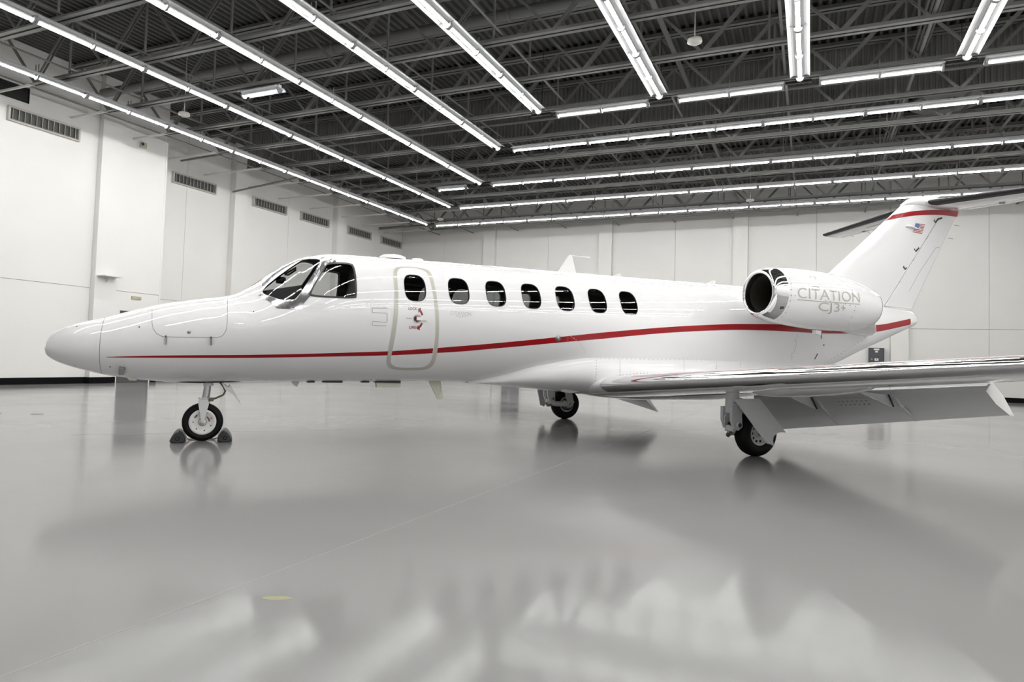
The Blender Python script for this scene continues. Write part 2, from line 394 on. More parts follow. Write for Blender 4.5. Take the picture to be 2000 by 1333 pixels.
# --- air vents on the left wall
def vent(y0, x, label):
    t = empty('wall_vent', (x, y0, 7.19)); tag(t, label, 'vent', 'air vents along the left wall')
    W, H = 1.98, .41
    MB().box(.0, .03, .05, W - .05, .05, H - .05).build('throat', 'ventdark', t)
    f = MB().box(0, .10, 0, .05, 0, H).box(0, .10, W - .05, W, 0, H).box(0, .10, .05, W - .05, H - .05, H)
    f.prism([(0, 0), (.10, .0), (.10, .03), (.04, .075), (0, .075)], lambda a, b, d: (a, d, b), .05, W - .05).build('frame', 'vent', t)
    b0 = None
    for k in range(12):
        y = .05 + (W - .1) * (k + .5) / 12
        if b0 is None:
            b0 = MB().cbox((.055, 0, H / 2 + .01), .085, .012, H - .12, Matrix.Rotation(math.radians(-28), 3, 'Z')).mesh('blade', 'vent')
        link('blade', b0, t, (0, y, 0))
    return t
vent(11.0, XL1 + .0, 'grey louvred air vent under the dark opening on the left wall')
vent(17.32, XL2, 'grey louvred air vent just past the stepped wall corner')
vent(21.22, XL2, 'grey louvred air vent in the bay past the second pilaster, farther from the back wall')
vent(24.11, XL2, 'grey louvred air vent just before the third pilaster')
vent(27.55, XL2, 'grey louvred air vent just past the third pilaster')
vent(30.43, XL2, 'grey louvred air vent beside the corner of the back wall')

# --- electrical cabinets on the back wall
def cabinet(x0, x1, z0, z1, label, depth=.28):
    t = empty('electrical_cabinet', ((x0 + x1) / 2, YB - depth, z0)); tag(t, label, 'cabinet')
    w, h = (x1 - x0) / 2, z1 - z0
    MB().box(-w, w, .02, depth, 0, h).build('body', 'cabinet', t)
    d = MB().box(-w + .012, w - .012, 0, .02, .012, h - .012).build('door', 'cabinet', t)
    MB().box(-.1, .1, -.004, 0, h - .1, h - .03).build('sticker', 'sticker', d)
    MB().box(-.05, .05, -.004, 0, h - .2, h - .13).build('sticker', 'sticker', d)
    MB().box(-.07, .07, -.004, 0, h * .27, h * .27 + .1).build('sticker', 'sticker', d)
    MB().box(-.03, .03, -.006, -.004, h * .27 + .045, h * .27 + .09).build('sticker', 'stickred', d)
    MB().box(-w + .1, -w + .13, -.02, 0, h * .3, h * .3 + .07).build('latch', 'strut', d)
cabinet(2.26, 2.84, 1.32, 2.07, 'dark grey electrical cabinet with white stickers under the tail cone')
cabinet(-14.8, -13.9, .25, 2.1, 'tall dark grey electrical cabinet hidden behind the cabin, seen mirrored in the floor')
# ================================================================== roof steel
JX0, JX1, JC0 = XL2 + .02, XR - .02, -18.45
PAN = 2.7
def chord_mesh(name, z, w, leg):                 # two angles back to back with a slit between
    m = MB()
    for s in (-1, 1):
        m.box(JC0, JX1, min(s * .02, s * (.02 + w)), max(s * .02, s * (.02 + w)), z, z + .012)
        m.box(JC0, JX1, min(s * .02, s * .032), max(s * .02, s * .032), z, z + leg)
    return m.mesh(name, 'steel')
ext_me = MB().box(JX0, JC0, -.025, .025, .02, .03).box(JX0, JC0, -.025, -.018, .02, .07).mesh('chord_extension', 'white_metal')
bot_me = chord_mesh('bottom_chord', 0, .10, .11)
top_me = MB().box(JX0, JX1, -.12, -.02, 1.50, 1.515).box(JX0, JX1, .02, .12, 1.50, 1.515).box(JX0, JX1, -.032, -.02, 1.50, 1.63).box(JX0, JX1, .02, .032, 1.50, 1.63).mesh('top_chord', 'steel')
H = 1.52
dia_up = MB().bar((0, -.035, .05), (PAN / 2, -.035, H), .012, .075).bar((0, .035, .05), (PAN / 2, .035, H), .012, .075).mesh('web_member', 'steel')
dia_dn = MB().bar((0, 0, H), (PAN / 2, 0, .05), .05, .055).mesh('web_member', 'steel')
vert_me = MB().bar((0, 0, .05), (0, 0, H), .04, .04).mesh('web_member', 'steel')
gap_me = None
def flute_gaps():                                   # black blocks painted in for the dark gaps at the flute ends
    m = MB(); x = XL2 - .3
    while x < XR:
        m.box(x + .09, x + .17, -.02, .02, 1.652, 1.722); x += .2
    return m.mesh('flute_gap', 'gap')
gap_me = flute_gaps()
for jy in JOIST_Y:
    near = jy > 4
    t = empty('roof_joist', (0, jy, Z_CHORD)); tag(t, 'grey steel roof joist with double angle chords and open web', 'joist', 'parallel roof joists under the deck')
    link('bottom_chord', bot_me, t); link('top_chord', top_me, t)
    c = link('flute_gap', gap_me, t); c['kind'] = 'stuff'
    if not near: continue
    link('chord_extension', ext_me, t)
    link('web_member', dia_dn, t, (JC0 + .05 - PAN / 2, 0, 0))
    x = JC0 + .05
    while x < JX1 - PAN:
        link('web_member', dia_up, t, (x, 0, 0)); link('web_member', dia_dn, t, (x + PAN / 2, 0, 0))
        link('web_member', vert_me, t, (x + PAN / 2, 0, 0))
        x += PAN
# bridging angles that tie the joists together, running the other way
br = MB().box(-.03, .03, YF, YB, 0, .006).box(-.03, -.024, YF, YB, 0, .05).mesh('bridging_angle', 'steel')
for x in (-18.95, -16.85, -14.2, -11.5, -8.75, -6.0, -3.3, -.6, 2.1, 4.8, 7.5):
    tag(link('bridging_angle', br, None, (x, 0, Z_CHORD + .115)), 'thin grey bridging angle tying the joists together', 'bridging', 'bridging angles across the joists')
# draft curtain: vertical corrugated sheet
def curtain():
    y0 = 19.0; m = MB(); x = -19.5; prof = []
    while x < XR - .1:
        prof += [(x, 0), (x + .05, 0), (x + .065, .03), (x + .11, .03)]; x += .125
    n = len(prof); zb, zt = 8.0, Z_DECK
    m.add([(a, y0 + b, zb) for a, b in prof] + [(a, y0 + b, zt) for a, b in prof], [(i, i + 1, i + 1 + n, i + n) for i in range(n - 1)])
    o = m.build('draft_curtain', 'curtain')
    MB().box(-19.5, XR - .1, y0 - .02, y0 + .05, zb - .02, zb).build('edge_channel', 'steel', o)
    return o
tag(curtain(), 'dark corrugated metal draft curtain hanging across the roof joists', 'draft curtain')
# pipes
def pipe(name, pts, r, label, cat='pipe', m='pipe', n=12):
    return tag(MB().tube(pts, r, n).build(name, m), label, cat)
p = pipe('sprinkler_main', [(-19.6, 13.35, 8.75), (XR - .2, 13.35, 8.75)], .125, 'thick grey sprinkler main pipe crossing above the joist chords')
for x in (-16, -11, -6.2, -1, 4, 8): MB().lathe([(-.02, .13), (-.02, .15), (.02, .15), (.02, .13)], (x, 13.35, 8.75), (1, 0, 0), 14).build('pipe_clamp', 'steel', p)
pipe('roof_girder_tube', [(-3.05, YF + .3, 8.55), (-3.05, YB - .1, 8.55)], .06, 'long grey tube running towards the back wall through the joist webs')
for i, (x, z) in enumerate(((2.22, 8.95), (2.31, 8.95), (2.40, 8.95), (2.49, 8.95))):
    tag(MB().tube([(x, YF + .3, z), (x, 29.5, z)], .03, 8).build('conduit', 'pipe'), 'thin grey conduit in the bundle running towards the back wall', 'conduit', 'conduit bundle')
pipe('sprinkler_branch', [(-20.9, 29.6, 7.82), (XR - .3, 29.6, 7.82)], .07, 'round grey pipe below the joists close to the back wall')
pipe('sprinkler_line', [(XL2 + .1, 17.6, 8.06), (-18, 17.4, 8.06), (-10.3, 17.4, 8.06), (-9.9, 17.4, 8.06), (XR - .5, 17.4, 8.06)], .035, 'thin grey sprinkler line running just before the draft curtain')
pipe('sprinkler_line', [(-17.2, 17.9, 8.06), (-10, 17.9, 8.06), (XR - .5, 17.9, 8.06)], .045, 'grey sprinkler line running tight against the draft curtain')
pipe('wall_brace', [(-21.1, 19.9, 7.45), (-17.6, 20.2, 7.9)], .035, 'slanting grey brace from the second pilaster to the roof', 'brace')
# ceiling exhaust fan
t = empty('exhaust_fan', (3.55, 22.75, 8.95)); tag(t, 'round roof exhaust fan with a dark throat between the joists', 'fan')
MB().lathe([(0, .95), (.12, .95), (.12, .55), (-.02, .5), (-.02, .55), (0, .95)], (0, 0, 0), (0, 0, 1), 40).build('fan_ring', 'pipe', t)
MB().lathe([(.02, .55), (.45, .55), (.45, .001)], (0, 0, 0), (0, 0, 1), 32).build('throat', 'gap', t)
MB().lathe([(-.1, .001), (-.1, .1), (.2, .12)], (0, 0, 0), (0, 0, 1), 16).build('motor', 'sand', t)
for k in range(4):
    a = math.pi / 2 * k + .4
    MB().cbox((.32 * math.cos(a), .32 * math.sin(a), .05), .42, .14, .012, Matrix.Rotation(a, 3, 'Z') @ Matrix.Rotation(.5, 3, 'X')).build('fan_blade', 'steel', t)
MB().box(-1.0, 1.0, -.9, .9, .5, .66).build('curb', 'gap', t)
# hanging detectors
det = [(-15.89, 13.15, 'left of the first joists above the nose'), (-2.19, 13.6, ''), (-2.21, 27.59, ''), (-15.95, 27.41, '')]
labs = ['hanging white detector above the nose of the jet', 'hanging white detector beside the row ending at the mid bay', 'hanging white detector in front of the back wall above the cabin', 'hanging white detector close to the left end of the back wall']
for (x, y, _), lb in zip(det, labs):
    t = empty('hanging_detector', (x, y, 7.6)); tag(t, lb, 'detector', 'hanging detectors')
    MB().tube([(0, 0, .03), (0, 0, 1.86)], .012, 8).build('stem', 'vent', t)
    MB().lathe([(.04, .03), (.035, .14), (-.03, .15), (-.05, .09), (-.08, .06), (-.08, .001)], (0, 0, 0), (0, 0, 1), 20).build('head', 'vent', t)

# ================================================================== strip lights
LEN = 2 * S_TUBE
def refl_mesh(L):
    pr = [(-.205, .012), (-.19, .04), (-.15, .062), (-.10, .064), (-.06, .047), (-.045, .047), (.045, .047), (.06, .047), (.10, .064), (.15, .062), (.19, .04), (.205, .012)]
    n = len(pr); m = MB(); a, b = .006, L - .006
    lo = [(y, z) for y, z in pr]; hi = [(y, z + .006) for y, z in pr]
    ring = lo + hi[::-1]; k = len(ring)
    vs = [(a, y, z) for y, z in ring] + [(b, y, z) for y, z in ring]
    m.add(vs, [(i, (i + 1) % k, (i + 1) % k + k, i + k) for i in range(k)])
    for o in (0, k): m.add([vs[o + i] for i in range(k)], [(i, i + 1, k - 2 - i, k - 1 - i) for i in range(n - 1)])
    m.box(a, b, -.05, .05, .055, .12)
    return m.mesh('reflector', 'reflector')
MAT['tube_unlit'] = mat('lamp_tube_unlit', (.85, .85, .85), .5, noise=(3, .02))
def tube_mesh(mt='tube'):
    m = MB(); a, b = .05, S_TUBE - .05      # upper side made unlit to steer light downwards and keep reflectors grey
    m.tube([(a, 0, 0), (a + .02, 0, 0), (b - .02, 0, 0), (b, 0, 0)], [.02, .042, .042, .02], 16)
    me = m.mesh('lamp_tube', mt); me.materials.append(MAT['tube_unlit'])
    for p in me.polygons:
        if p.normal.z > -.3: p.material_index = 1
    return me
def socket_mesh():
    m = MB(); n = 10
    pts = [(.085 * math.cos(math.pi + math.pi * i / n), .085 * math.sin(math.pi + math.pi * i / n)) for i in range(n + 1)] + [(.085, .03), (-.085, .03)]
    m.prism(pts, lambda a, b, d: (d, a, b), -.022, .022)
    return m.mesh('lamp_socket', 'socket')
R8, R4, TM, TMC, SM = refl_mesh(LEN), refl_mesh(S_TUBE), tube_mesh(), tube_mesh('tube_cool'), socket_mesh()
HANG = MB().box(-.012, .012, -.06, -.05, .1, .30).box(-.012, .012, .05, .06, .1, .30).mesh('hanger', 'steel')
def fixture(x, y, rz, tubes, label, group, z=Z_TUBE, cool=False):
    t = empty('strip_light', (x, y, z), rz); tag(t, label, 'light', group)
    link('reflector', R8 if tubes == 2 else R4, t)
    for k in range(tubes): link('lamp_tube', TMC if cool else TM, t, (k * S_TUBE, 0, 0))
    for k in range(tubes + 1): link('lamp_socket', SM, t, (min(max(k * S_TUBE, .025), tubes * S_TUBE - .025), 0, 0))
    link('hanger', HANG, t, (tubes * S_TUBE / 2, 0, 0))
    return t
U_ = S_TUBE
ROWS_A = [(-14.167, 23.276), (-11.723, 20.757), (-9.267, 18.234), (-7.295, 15.323), (-5.392, 13.297), (-2.813, 13.329), (-.227, 13.323), (2.373, 13.328), (4.6, 13.32), (6.5, 13.32), (8.1, 13.32)]  # last three rows are unseen, added to light the jet's near side
NTH = ['first', 'second', 'third', 'fourth', 'fifth', 'sixth', 'seventh', 'eighth', 'added ninth', 'added tenth', 'added eleventh']
for i, (rx, ye) in enumerate(ROWS_A):
    y = ye * U_; k = 0
    lab = f'white twin tube strip light in the {NTH[i]} lengthwise row from the left wall'
    while y > (8.2 if i < 2 else 1.2 if i < 7 else -4.5):  # rows carried on unseen towards the camera to light the jet
        fixture(rx * U_, y, -math.pi / 2, 2, lab, f'{NTH[i]} lengthwise row of strip lights')
        y -= LEN
ROWS_B = [(23.625, -13.926, 10), (21.059, -11.473, 9), (18.544, -8.992, 8), (15.589, -7.001, 7)]
BN = ['crosswise row closest to the back wall', 'second crosswise row out from the back wall', 'third crosswise row out from the back wall', 'fourth crosswise row out from the back wall']
for i, (ry, x0, n) in enumerate(ROWS_B):
    for k in range(n):
        fixture(x0 * U_ + k * LEN, ry * U_, 0, 2, 'white twin tube strip light in the ' + BN[i], BN[i])
for k in range(4):                                # short row: single fixtures between the ends of the lengthwise rows
    fixture((-5.147 + 2.6 * k) * U_ + .05, 13.636 * U_, 0, 2, 'white twin tube strip light alone between the ends of two lengthwise rows', 'short crosswise row of strip lights')
# black conduits that join the row ends
bx = [(-14.13 * U_, -13.97 * U_, 23.45 * U_, 1), (-11.68 * U_, -11.5 * U_, 20.95 * U_, 1), (-9.22 * U_, -9.0 * U_, 18.42 * U_, 1), (-7.25 * U_, -7.03 * U_, 15.5 * U_, 1)]
cond = MB().box(-.16, .16, -.035, .035, -.03, .03).box(-.006, .006, -.006, .006, .03, .30).mesh('light_coupling', 'black')
for a, b, y, _ in bx: tag(link('light_coupling', cond, None, ((a + b) / 2, y, Z_TUBE + .05)), 'short black coupling box joining a lengthwise and a crosswise light row', 'coupling', 'couplings at the light row corners')
cond2 = MB().box(-.29, .27, -.035, .035, -.03, .03).box(-.006, .006, -.006, .006, .03, 1.85).mesh('light_coupling', 'black')
for k in range(4):
    tag(link('light_coupling', cond2, None, ((-5.45 + 2.6 * k) * U_, 13.60 * U_, Z_TUBE + .05)), 'long black coupling box at the end of a short lengthwise light row', 'coupling', 'couplings along the short crosswise row')
for y, lb in ((12.82, 'lone short bluish strip light high above the nose'), (22.82, 'lone short bluish strip light near the back corner')):
    fixture(-13.4, y, 0, 1, lb, 'lone short strip lights', 7.66, True)
# ================================================================== the jet: x aft from the nose wheel, t towards its left side, z up
TH = math.radians(43.16757)
NW = Vector((-6.7087924, 6.0349445, 0))
JU = Vector((math.sin(TH), math.cos(TH), 0)); JV = Vector((math.cos(TH), -math.sin(TH), 0))
jet = empty('business_jet', NW, math.pi / 2 - TH)
tag(jet, 'white twin engine business jet with a thin red stripe parked diagonally', 'airplane')
def P(s, t, z): return Vector((s, -t, z))        # jet coordinates -> local coordinates of the empty
CAMP = Vector((0, 0, CAM_H))
def ac(x, y, t):
    """photo pixel -> (s, z) on the jet's vertical plane at lateral distance t"""
    d = CF + CR * ((x - PX) / FPX) - CU * ((y - PY) / FPX)
    k = ((NW - CAMP).dot(JV) + t) / d.dot(JV)
    q = CAMP + d * k
    return (q - NW).dot(JU), q.z

def pchip(Q):
    x = [a for a, b in Q]; y = [b for a, b in Q]; n = len(x)
    h = [x[i + 1] - x[i] for i in range(n - 1)]; d = [(y[i + 1] - y[i]) / h[i] for i in range(n - 1)]
    m = [0] * n; m[0] = d[0]; m[-1] = d[-1]
    for i in range(1, n - 1):
        if d[i - 1] * d[i] > 0:
            w1 = 2 * h[i] + h[i - 1]; w2 = h[i] + 2 * h[i - 1]; m[i] = (w1 + w2) / (w1 / d[i - 1] + w2 / d[i])
    def f(v):
        if v <= x[0]: return y[0]
        if v >= x[-1]: return y[-1]
        lo, hi = 0, n - 1
        while hi - lo > 1:
            k = (lo + hi) // 2
            if x[k] <= v: lo = k
            else: hi = k
        t = (v - x[lo]) / h[lo]; t2 = t * t; t3 = t2 * t
        return (2 * t3 - 3 * t2 + 1) * y[lo] + (t3 - 2 * t2 + t) * h[lo] * m[lo] + (-2 * t3 + 3 * t2) * y[hi] + (t3 - t2) * h[lo] * m[hi]
    return f
S0, S1 = -1.64, 12.43
ZT = pchip([(-1.64, 1.06), (-1.632, 1.11), (-1.6, 1.2), (-1.482, 1.289), (-1.33, 1.36), (-1.068, 1.438), (-0.854, 1.512), (-0.524, 1.617), (-0.182, 1.694), (0.261, 1.785), (0.41, 1.868), (0.504, 1.93), (0.722, 2.11), (0.949, 2.25), (1.086, 2.315), (1.226, 2.354), (1.411, 2.382), (1.658, 2.392), (2.079, 2.397), (2.645, 2.406), (3.59, 2.413), (5.37, 2.425), (6.6, 2.433), (7.95, 2.445), (9.2, 2.42), (10.5, 2.36), (12.0, 2.285), (12.38, 2.255), (12.43, 2.21)])
ZB = pchip([(-1.64, 1.05), (-1.632, 1.01), (-1.6, .965), (-1.462, 0.889), (-1.304, 0.838), (-1.03, 0.771), (-0.817, 0.743), (-0.651, 0.721), (-0.311, 0.703), (-0.084, 0.702), (0.345, 0.716), (1.16, 0.728), (2.04, 0.741), (2.993, 0.755), (7.5, .76), (8.6, .80), (9.4, .93), (10.221, 1.161), (10.854, 1.405), (11.65, 1.691), (12.23, 1.91), (12.43, 1.985)])
WW = pchip([(-1.64, .004), (-1.632, .05), (-1.6, .12), (-1.5, .2), (-1.3, .30), (-1.05, .375), (-.5, .52), (0, .625), (.5, .715), (1.0, .785), (1.5, .825), (2, .835), (7, .835), (8, .80), (9, .69), (10, .53), (11, .36), (12, .2), (12.38, .15), (12.43, .115)])
ZC = pchip([(-1.64, 1.055), (-1, 1.10), (0, 1.25), (1, 1.45), (2, 1.575), (7, 1.59), (9, 1.72), (11, 1.9), (12.43, 2.08)])
EX = pchip([(-1.64, 2.0), (.15, 2.0), (.45, 1.62), (.75, 1.5), (1.0, 1.55), (1.3, 1.85), (1.6, 2.0), (12.43, 2.0)])   # the windshield section is more peaked
def fv(s, t, z):
    if s < S0 or s > S1: return 9.0
    c = ZC(s); up = z > c; a = ZT(s) - c if up else c - ZB(s); e = EX(s) if up else 2.0
    return abs(t / WW(s)) ** e + abs((z - c) / max(a, 1e-4)) ** e - 1
def TW(s, z):
    c = ZC(s); up = z > c; a = ZT(s) - c if up else c - ZB(s); e = EX(s) if up else 2.0
    return WW(s) * max(0.0, 1 - min(1.0, abs((z - c) / max(a, 1e-4))) ** e) ** (1 / e)
def nrm(s, t, z, fn=fv, e=.004):
    g = Vector((fn(s + e, t, z) - fn(s - e, t, z), fn(s, t + e, z) - fn(s, t - e, z), fn(s, t, z + e) - fn(s, t, z - e)))
    return g.normalized() if g.length > 0 else Vector((0, 1, 0))
def hit(x, y, fn=fv, t0=1.9):
    """where the photo pixel's ray first meets the body: (s, t, z)"""
    best = (9e9, None)
    for i in range(140):
        t = t0 - i * .02; s, z = ac(x, y, t); v = fn(s, t, z)
        if v < best[0]: best = (v, (s, t, z))
        if v < 0:
            a, b = t + .02, t
            for _ in range(24):
                m = (a + b) / 2; s, z = ac(x, y, m)
                if fn(s, m, z) < 0: b = m
                else: a = m
            s, z = ac(x, y, b)
            return s, b, z
    return best[1]
def out(s, t, z, off, fn=fv):
    n = nrm(s, t, z, fn)
    return P(s + n.x * off, t + n.y * off, z + n.z * off)

def ring(s, k=1.0, n=80):
    c, w, zt, zb = ZC(s), WW(s), ZT(s), ZB(s); rg = []
    for i in range(n):
        a = 2 * math.pi * i / n; y = math.sin(a); x = math.cos(a); e = 2 / EX(s) if y > 0 else 1.0
        rg.append(P(s, (w - (1 - k)) * math.copysign(abs(x) ** e, x), c + ((zt - c) - (1 - k) if y > 0 else (c - zb) - (1 - k)) * math.copysign(abs(y) ** e, y)))
    return rg
def resample(poly, n):
    pts = [Vector(p) for p in poly]; L = [0]
    for i in range(len(pts)): L.append(L[-1] + (pts[(i + 1) % len(pts)] - pts[i]).length)
    o = []
    for k in range(n):
        d = L[-1] * k / n; i = 0
        while L[i + 1] < d: i += 1
        a, b = pts[i], pts[(i + 1) % len(pts)]; o.append(a + (b - a) * ((d - L[i]) / max(1e-9, L[i + 1] - L[i])))
    return o
def rounded(poly, it=3):                          # Chaikin corner cutting of a closed polygon
    pts = [Vector(p) for p in poly]
    for _ in range(it):
        q = []
        for i in range(len(pts)):
            a, b = pts[i], pts[(i + 1) % len(pts)]; q += [a * .75 + b * .25, a * .25 + b * .75]
        pts = q
    return pts
def surf_fill(name, poly, material, parent, off=.002, side=1, edge=.05, fn_t=TW, thick=0):
    """fill a side-view outline (s, z) and lay it on the fuselage skin"""
    bm = bmesh.new()
    vs = [bm.verts.new((p[0], 0, p[1])) for p in poly]
    bm.faces.new(vs); bmesh.ops.triangulate(bm, faces=bm.faces[:])
    for _ in range(6):
        lg = [e for e in bm.edges if e.calc_length() > edge]
        if not lg: break
        bmesh.ops.subdivide_edges(bm, edges=lg, cuts=1); bmesh.ops.triangulate(bm, faces=[f for f in bm.faces if len(f.verts) > 3])
    for v in bm.verts:
        s, z = v.co.x, v.co.z; t = fn_t(s, z); n = nrm(s, t, z)
        v.co = P(s + n.x * off, side * (t + n.y * off), z + n.z * off)
    bmesh.ops.recalc_face_normals(bm, faces=bm.faces)
    me = bpy.data.meshes.new(name); bm.to_mesh(me); bm.free()
    me.polygons.foreach_set('use_smooth', [True] * len(me.polygons)); me.materials.append(MAT[material])
    return link(name, me, parent)
def surf_strip(name, tops, bots, material, parent, off=.002, side=1, rows=3):
    """strip between two (s, z) lines on the skin"""
    m = MB(); R = []
    for (s0, z0), (s1, z1) in zip(tops, bots):
        rg = []
        for k in range(rows + 1):
            s = s0 + (s1 - s0) * k / rows; z = z0 + (z1 - z0) * k / rows; t = TW(s, z); n = nrm(s, t, z)
            rg.append(P(s + n.x * off, side * (t + n.y * off), z + n.z * off))
        R.append(rg)
    m.loft(R, closed=False)
    return m.build(name, material, parent)
def seam(name, pts3, width, material, parent, off=.0015, fn=fv, closed=False):
    """thin ribbon along surface points (s, t, z)"""
    m = MB(); n = len(pts3); vs = []
    for i in range(n):
        a = Vector(pts3[i - 1 if (i or closed) else 0]); b = Vector(pts3[(i + 1) % n if closed else min(i + 1, n - 1)]); c = Vector(pts3[i])
        d = (b - a).normalized(); nn = nrm(*c, fn); sd = nn.cross(d).normalized()
        for k in (-.5, .5):
            q = c + sd * (k * width) + nn * off; vs.append(P(*q))
    m.add(vs, [(2 * i, 2 * i + 1, (2 * i + 3) % (2 * n), (2 * i + 2) % (2 * n)) for i in range(n if closed else n - 1)], True)
    return m.build(name, material, parent)
def dense(px, step=6):
    o = []
    for (x0, y0), (x1, y1) in zip(px, px[1:]):
        n = max(1, int(math.hypot(x1 - x0, y1 - y0) / step))
        for k in range(n): o.append((x0 + (x1 - x0) * k / n, y0 + (y1 - y0) * k / n))
    return o + [px[-1]]
def pxline(px, step=6, fn=fv): return [hit(x, y, fn) for x, y in dense(px, step)]

# ---------------------------------------------------------------- fuselage shell with window openings
WZ, WHS, WHZ, WP = 1.952, .136, .172, .5125
WIN_S = [2.365] + [2.942 + WP * k for k in range(6)]
def window_outline(s0, k=1.0, n=36):
    o = []
    for i in range(n):
        a = 2 * math.pi * i / n; c, s = math.cos(a), math.sin(a); e = 2 / 2.9
        o.append((s0 + k * WHS * abs(c) ** e * (1 if c > 0 else -1), WZ + k * WHZ * abs(s) ** e * (1 if s > 0 else -1)))
    return o
cz = lambda L: [(480 + x / 8.333, 490 + y / 8.333) for x, y in L]
def sz(px): return [(h[0], h[2]) for h in (hit(x, y) for x, y in px)]
PANE = [tuple(p) for p in rounded(sz(cz([(250, 697), (310, 600), (400, 515), (620, 350), (850, 192), (960, 135), (1215, 135), (1212, 195), (880, 720), (750, 830), (660, 825), (540, 790)])), 2)]
SIDEW = [tuple(p) for p in rounded(sz(cz([(1330, 205), (1690, 205), (1760, 260), (1798, 720), (1770, 772), (1070, 740), (1035, 690), (1290, 255)])), 2)]
def stations():
    st = []; s = -1.06
    while s < 12.40:
        st.append(s); s += .045 if s < 1.8 else (.11 if s < 11.6 else .06)
    return st + [12.405, 12.42, 12.429]
def fuselage():
    st = stations()
    m = MB(); m.loft([ring(s) for s in st], True, True, True)
    o_in = [ring(s, .965) for s in st if .38 <= s <= 8.2]
    m.loft([list(reversed(r)) for r in o_in], True, True, True)
    me = m.mesh('fuselage', 'paint', weld=False)
    bm = bmesh.new(); bm.from_mesh(me); bmesh.ops.remove_doubles(bm, verts=bm.verts, dist=1e-6)
    bmesh.ops.recalc_face_normals(bm, faces=bm.faces)
    # the cavity must face inwards
    for f in bm.faces:
        c = f.calc_center_median()
        inner = fv(c.x, -c.y, c.z) < -.045 and .37 < c.x < 8.21
        g = nrm(c.x, -c.y, c.z); g = Vector((g.x, -g.y, g.z))
        if inner and abs(f.normal.x) < .9:
            if f.normal.dot(g) > 0: f.normal_flip()
        elif inner:
            if (f.normal.x > 0) != (c.x < 3): f.normal_flip()
        elif abs(f.normal.x) < .95 and f.normal.dot(g) < 0: f.normal_flip()
    bm.to_mesh(me); bm.free()
    fo = link('fuselage', me, jet)
    cm = MB()
    for s0 in WIN_S: cm.prism(window_outline(s0), lambda a, b, d: (a, d, b), -1.3, 1.3)
    for poly in (PANE, SIDEW): cm.prism(poly, lambda a, b, d: (a, d, b), -1.3, 1.3)
    cme = cm.mesh('cutter', 'rimdark', weld=True); co = link('cutter', cme, jet)
    md = fo.modifiers.new('cut', 'BOOLEAN'); md.operation = 'DIFFERENCE'; md.solver = 'EXACT'; md.object = co
    bpy.context.view_layer.update()
    dg = bpy.context.evaluated_depsgraph_get()
    new = bpy.data.meshes.new_from_object(fo.evaluated_get(dg)); new.name = 'fuselage'
    fo.modifiers.clear(); fo.data = new; bpy.data.objects.remove(co)
    new.materials.clear()
    for k in ('paint', 'interior', 'rimdark'): new.materials.append(MAT[k])
    nl = []
    for p in new.polygons:
        vs = [new.vertices[i].co for i in p.vertices]
        vals = [fv(v.x, -v.y, v.z) for v in vs]
        outer = all(v > -.02 for v in vals)
        c = p.center
        inner = not outer and max(vals) < -.03
        p.material_index = 0 if outer else (1 if inner else 2)
        p.use_smooth = outer or inner
        for v in vs:
            if outer and abs(p.normal.x) < .97:
                g = nrm(max(S0 + .01, min(S1 - .01, v.x)), -v.y, v.z); nl.append((g.x, -g.y, g.z))
            else: nl.append(tuple(p.normal))
    new.normals_split_custom_set(nl)
    return fo
fus = fuselage()
# radome
rs = [-1.64 + .0005, -1.637, -1.632, -1.62, -1.6, -1.57, -1.53, -1.48, -1.42, -1.35, -1.27, -1.19, -1.12, -1.066]
rad = MB().loft([ring(s) for s in rs], True, True, True).build('radome', 'paint', jet)
MB().loft([[p for p in ring(s, .998)] for s in (-1.07, -1.055)], True).build('radome_seam', 'seam', rad)
MB().lathe([(0, .012), (.006, .0001)], P(-1.642, 0, 1.055), (-1, 0, 0), 10).build('nose_cap', 'nozzle', rad)

# glass
for side in (1, -1):
    for s0 in WIN_S: surf_fill('window_pane', window_outline(s0, .995), 'glass', fus, -.012, side, .06)
    surf_fill('windshield_pane', PANE, 'ws', fus, -.012, side, .04)
    surf_fill('side_window_pane', SIDEW, 'ws', fus, -.012, side, .05)
    for s0 in WIN_S[1:] if side == 1 else WIN_S:
        o, i = window_outline(s0, 1.035), window_outline(s0, .985)
        m = MB(); R = []
        for poly in (o, i): R.append([out(s, TW(s, z), z, .0025) if side == 1 else Vector((1, -1, 1)) * 0 + P(s, -TW(s, z) - .0025, z) for s, z in poly])
        m.loft(R, True); m.build('window_seal', 'rimdark', fus)
    def ringpoly(name, poly, k, material, off):
        c = sum((Vector(p) for p in poly), Vector((0, 0))) / len(poly)
        R = []
        for kk in (k, .955):
            R.append([P(q.x, side * (TW(q.x, q.y) + off), q.y) for q in (c + (Vector(p) - c) * kk for p in poly)])
        return MB().loft(R, True).build(name, material, fus)
    ringpoly('side_window_seal', SIDEW, 1.055, 'rimdark', .003)

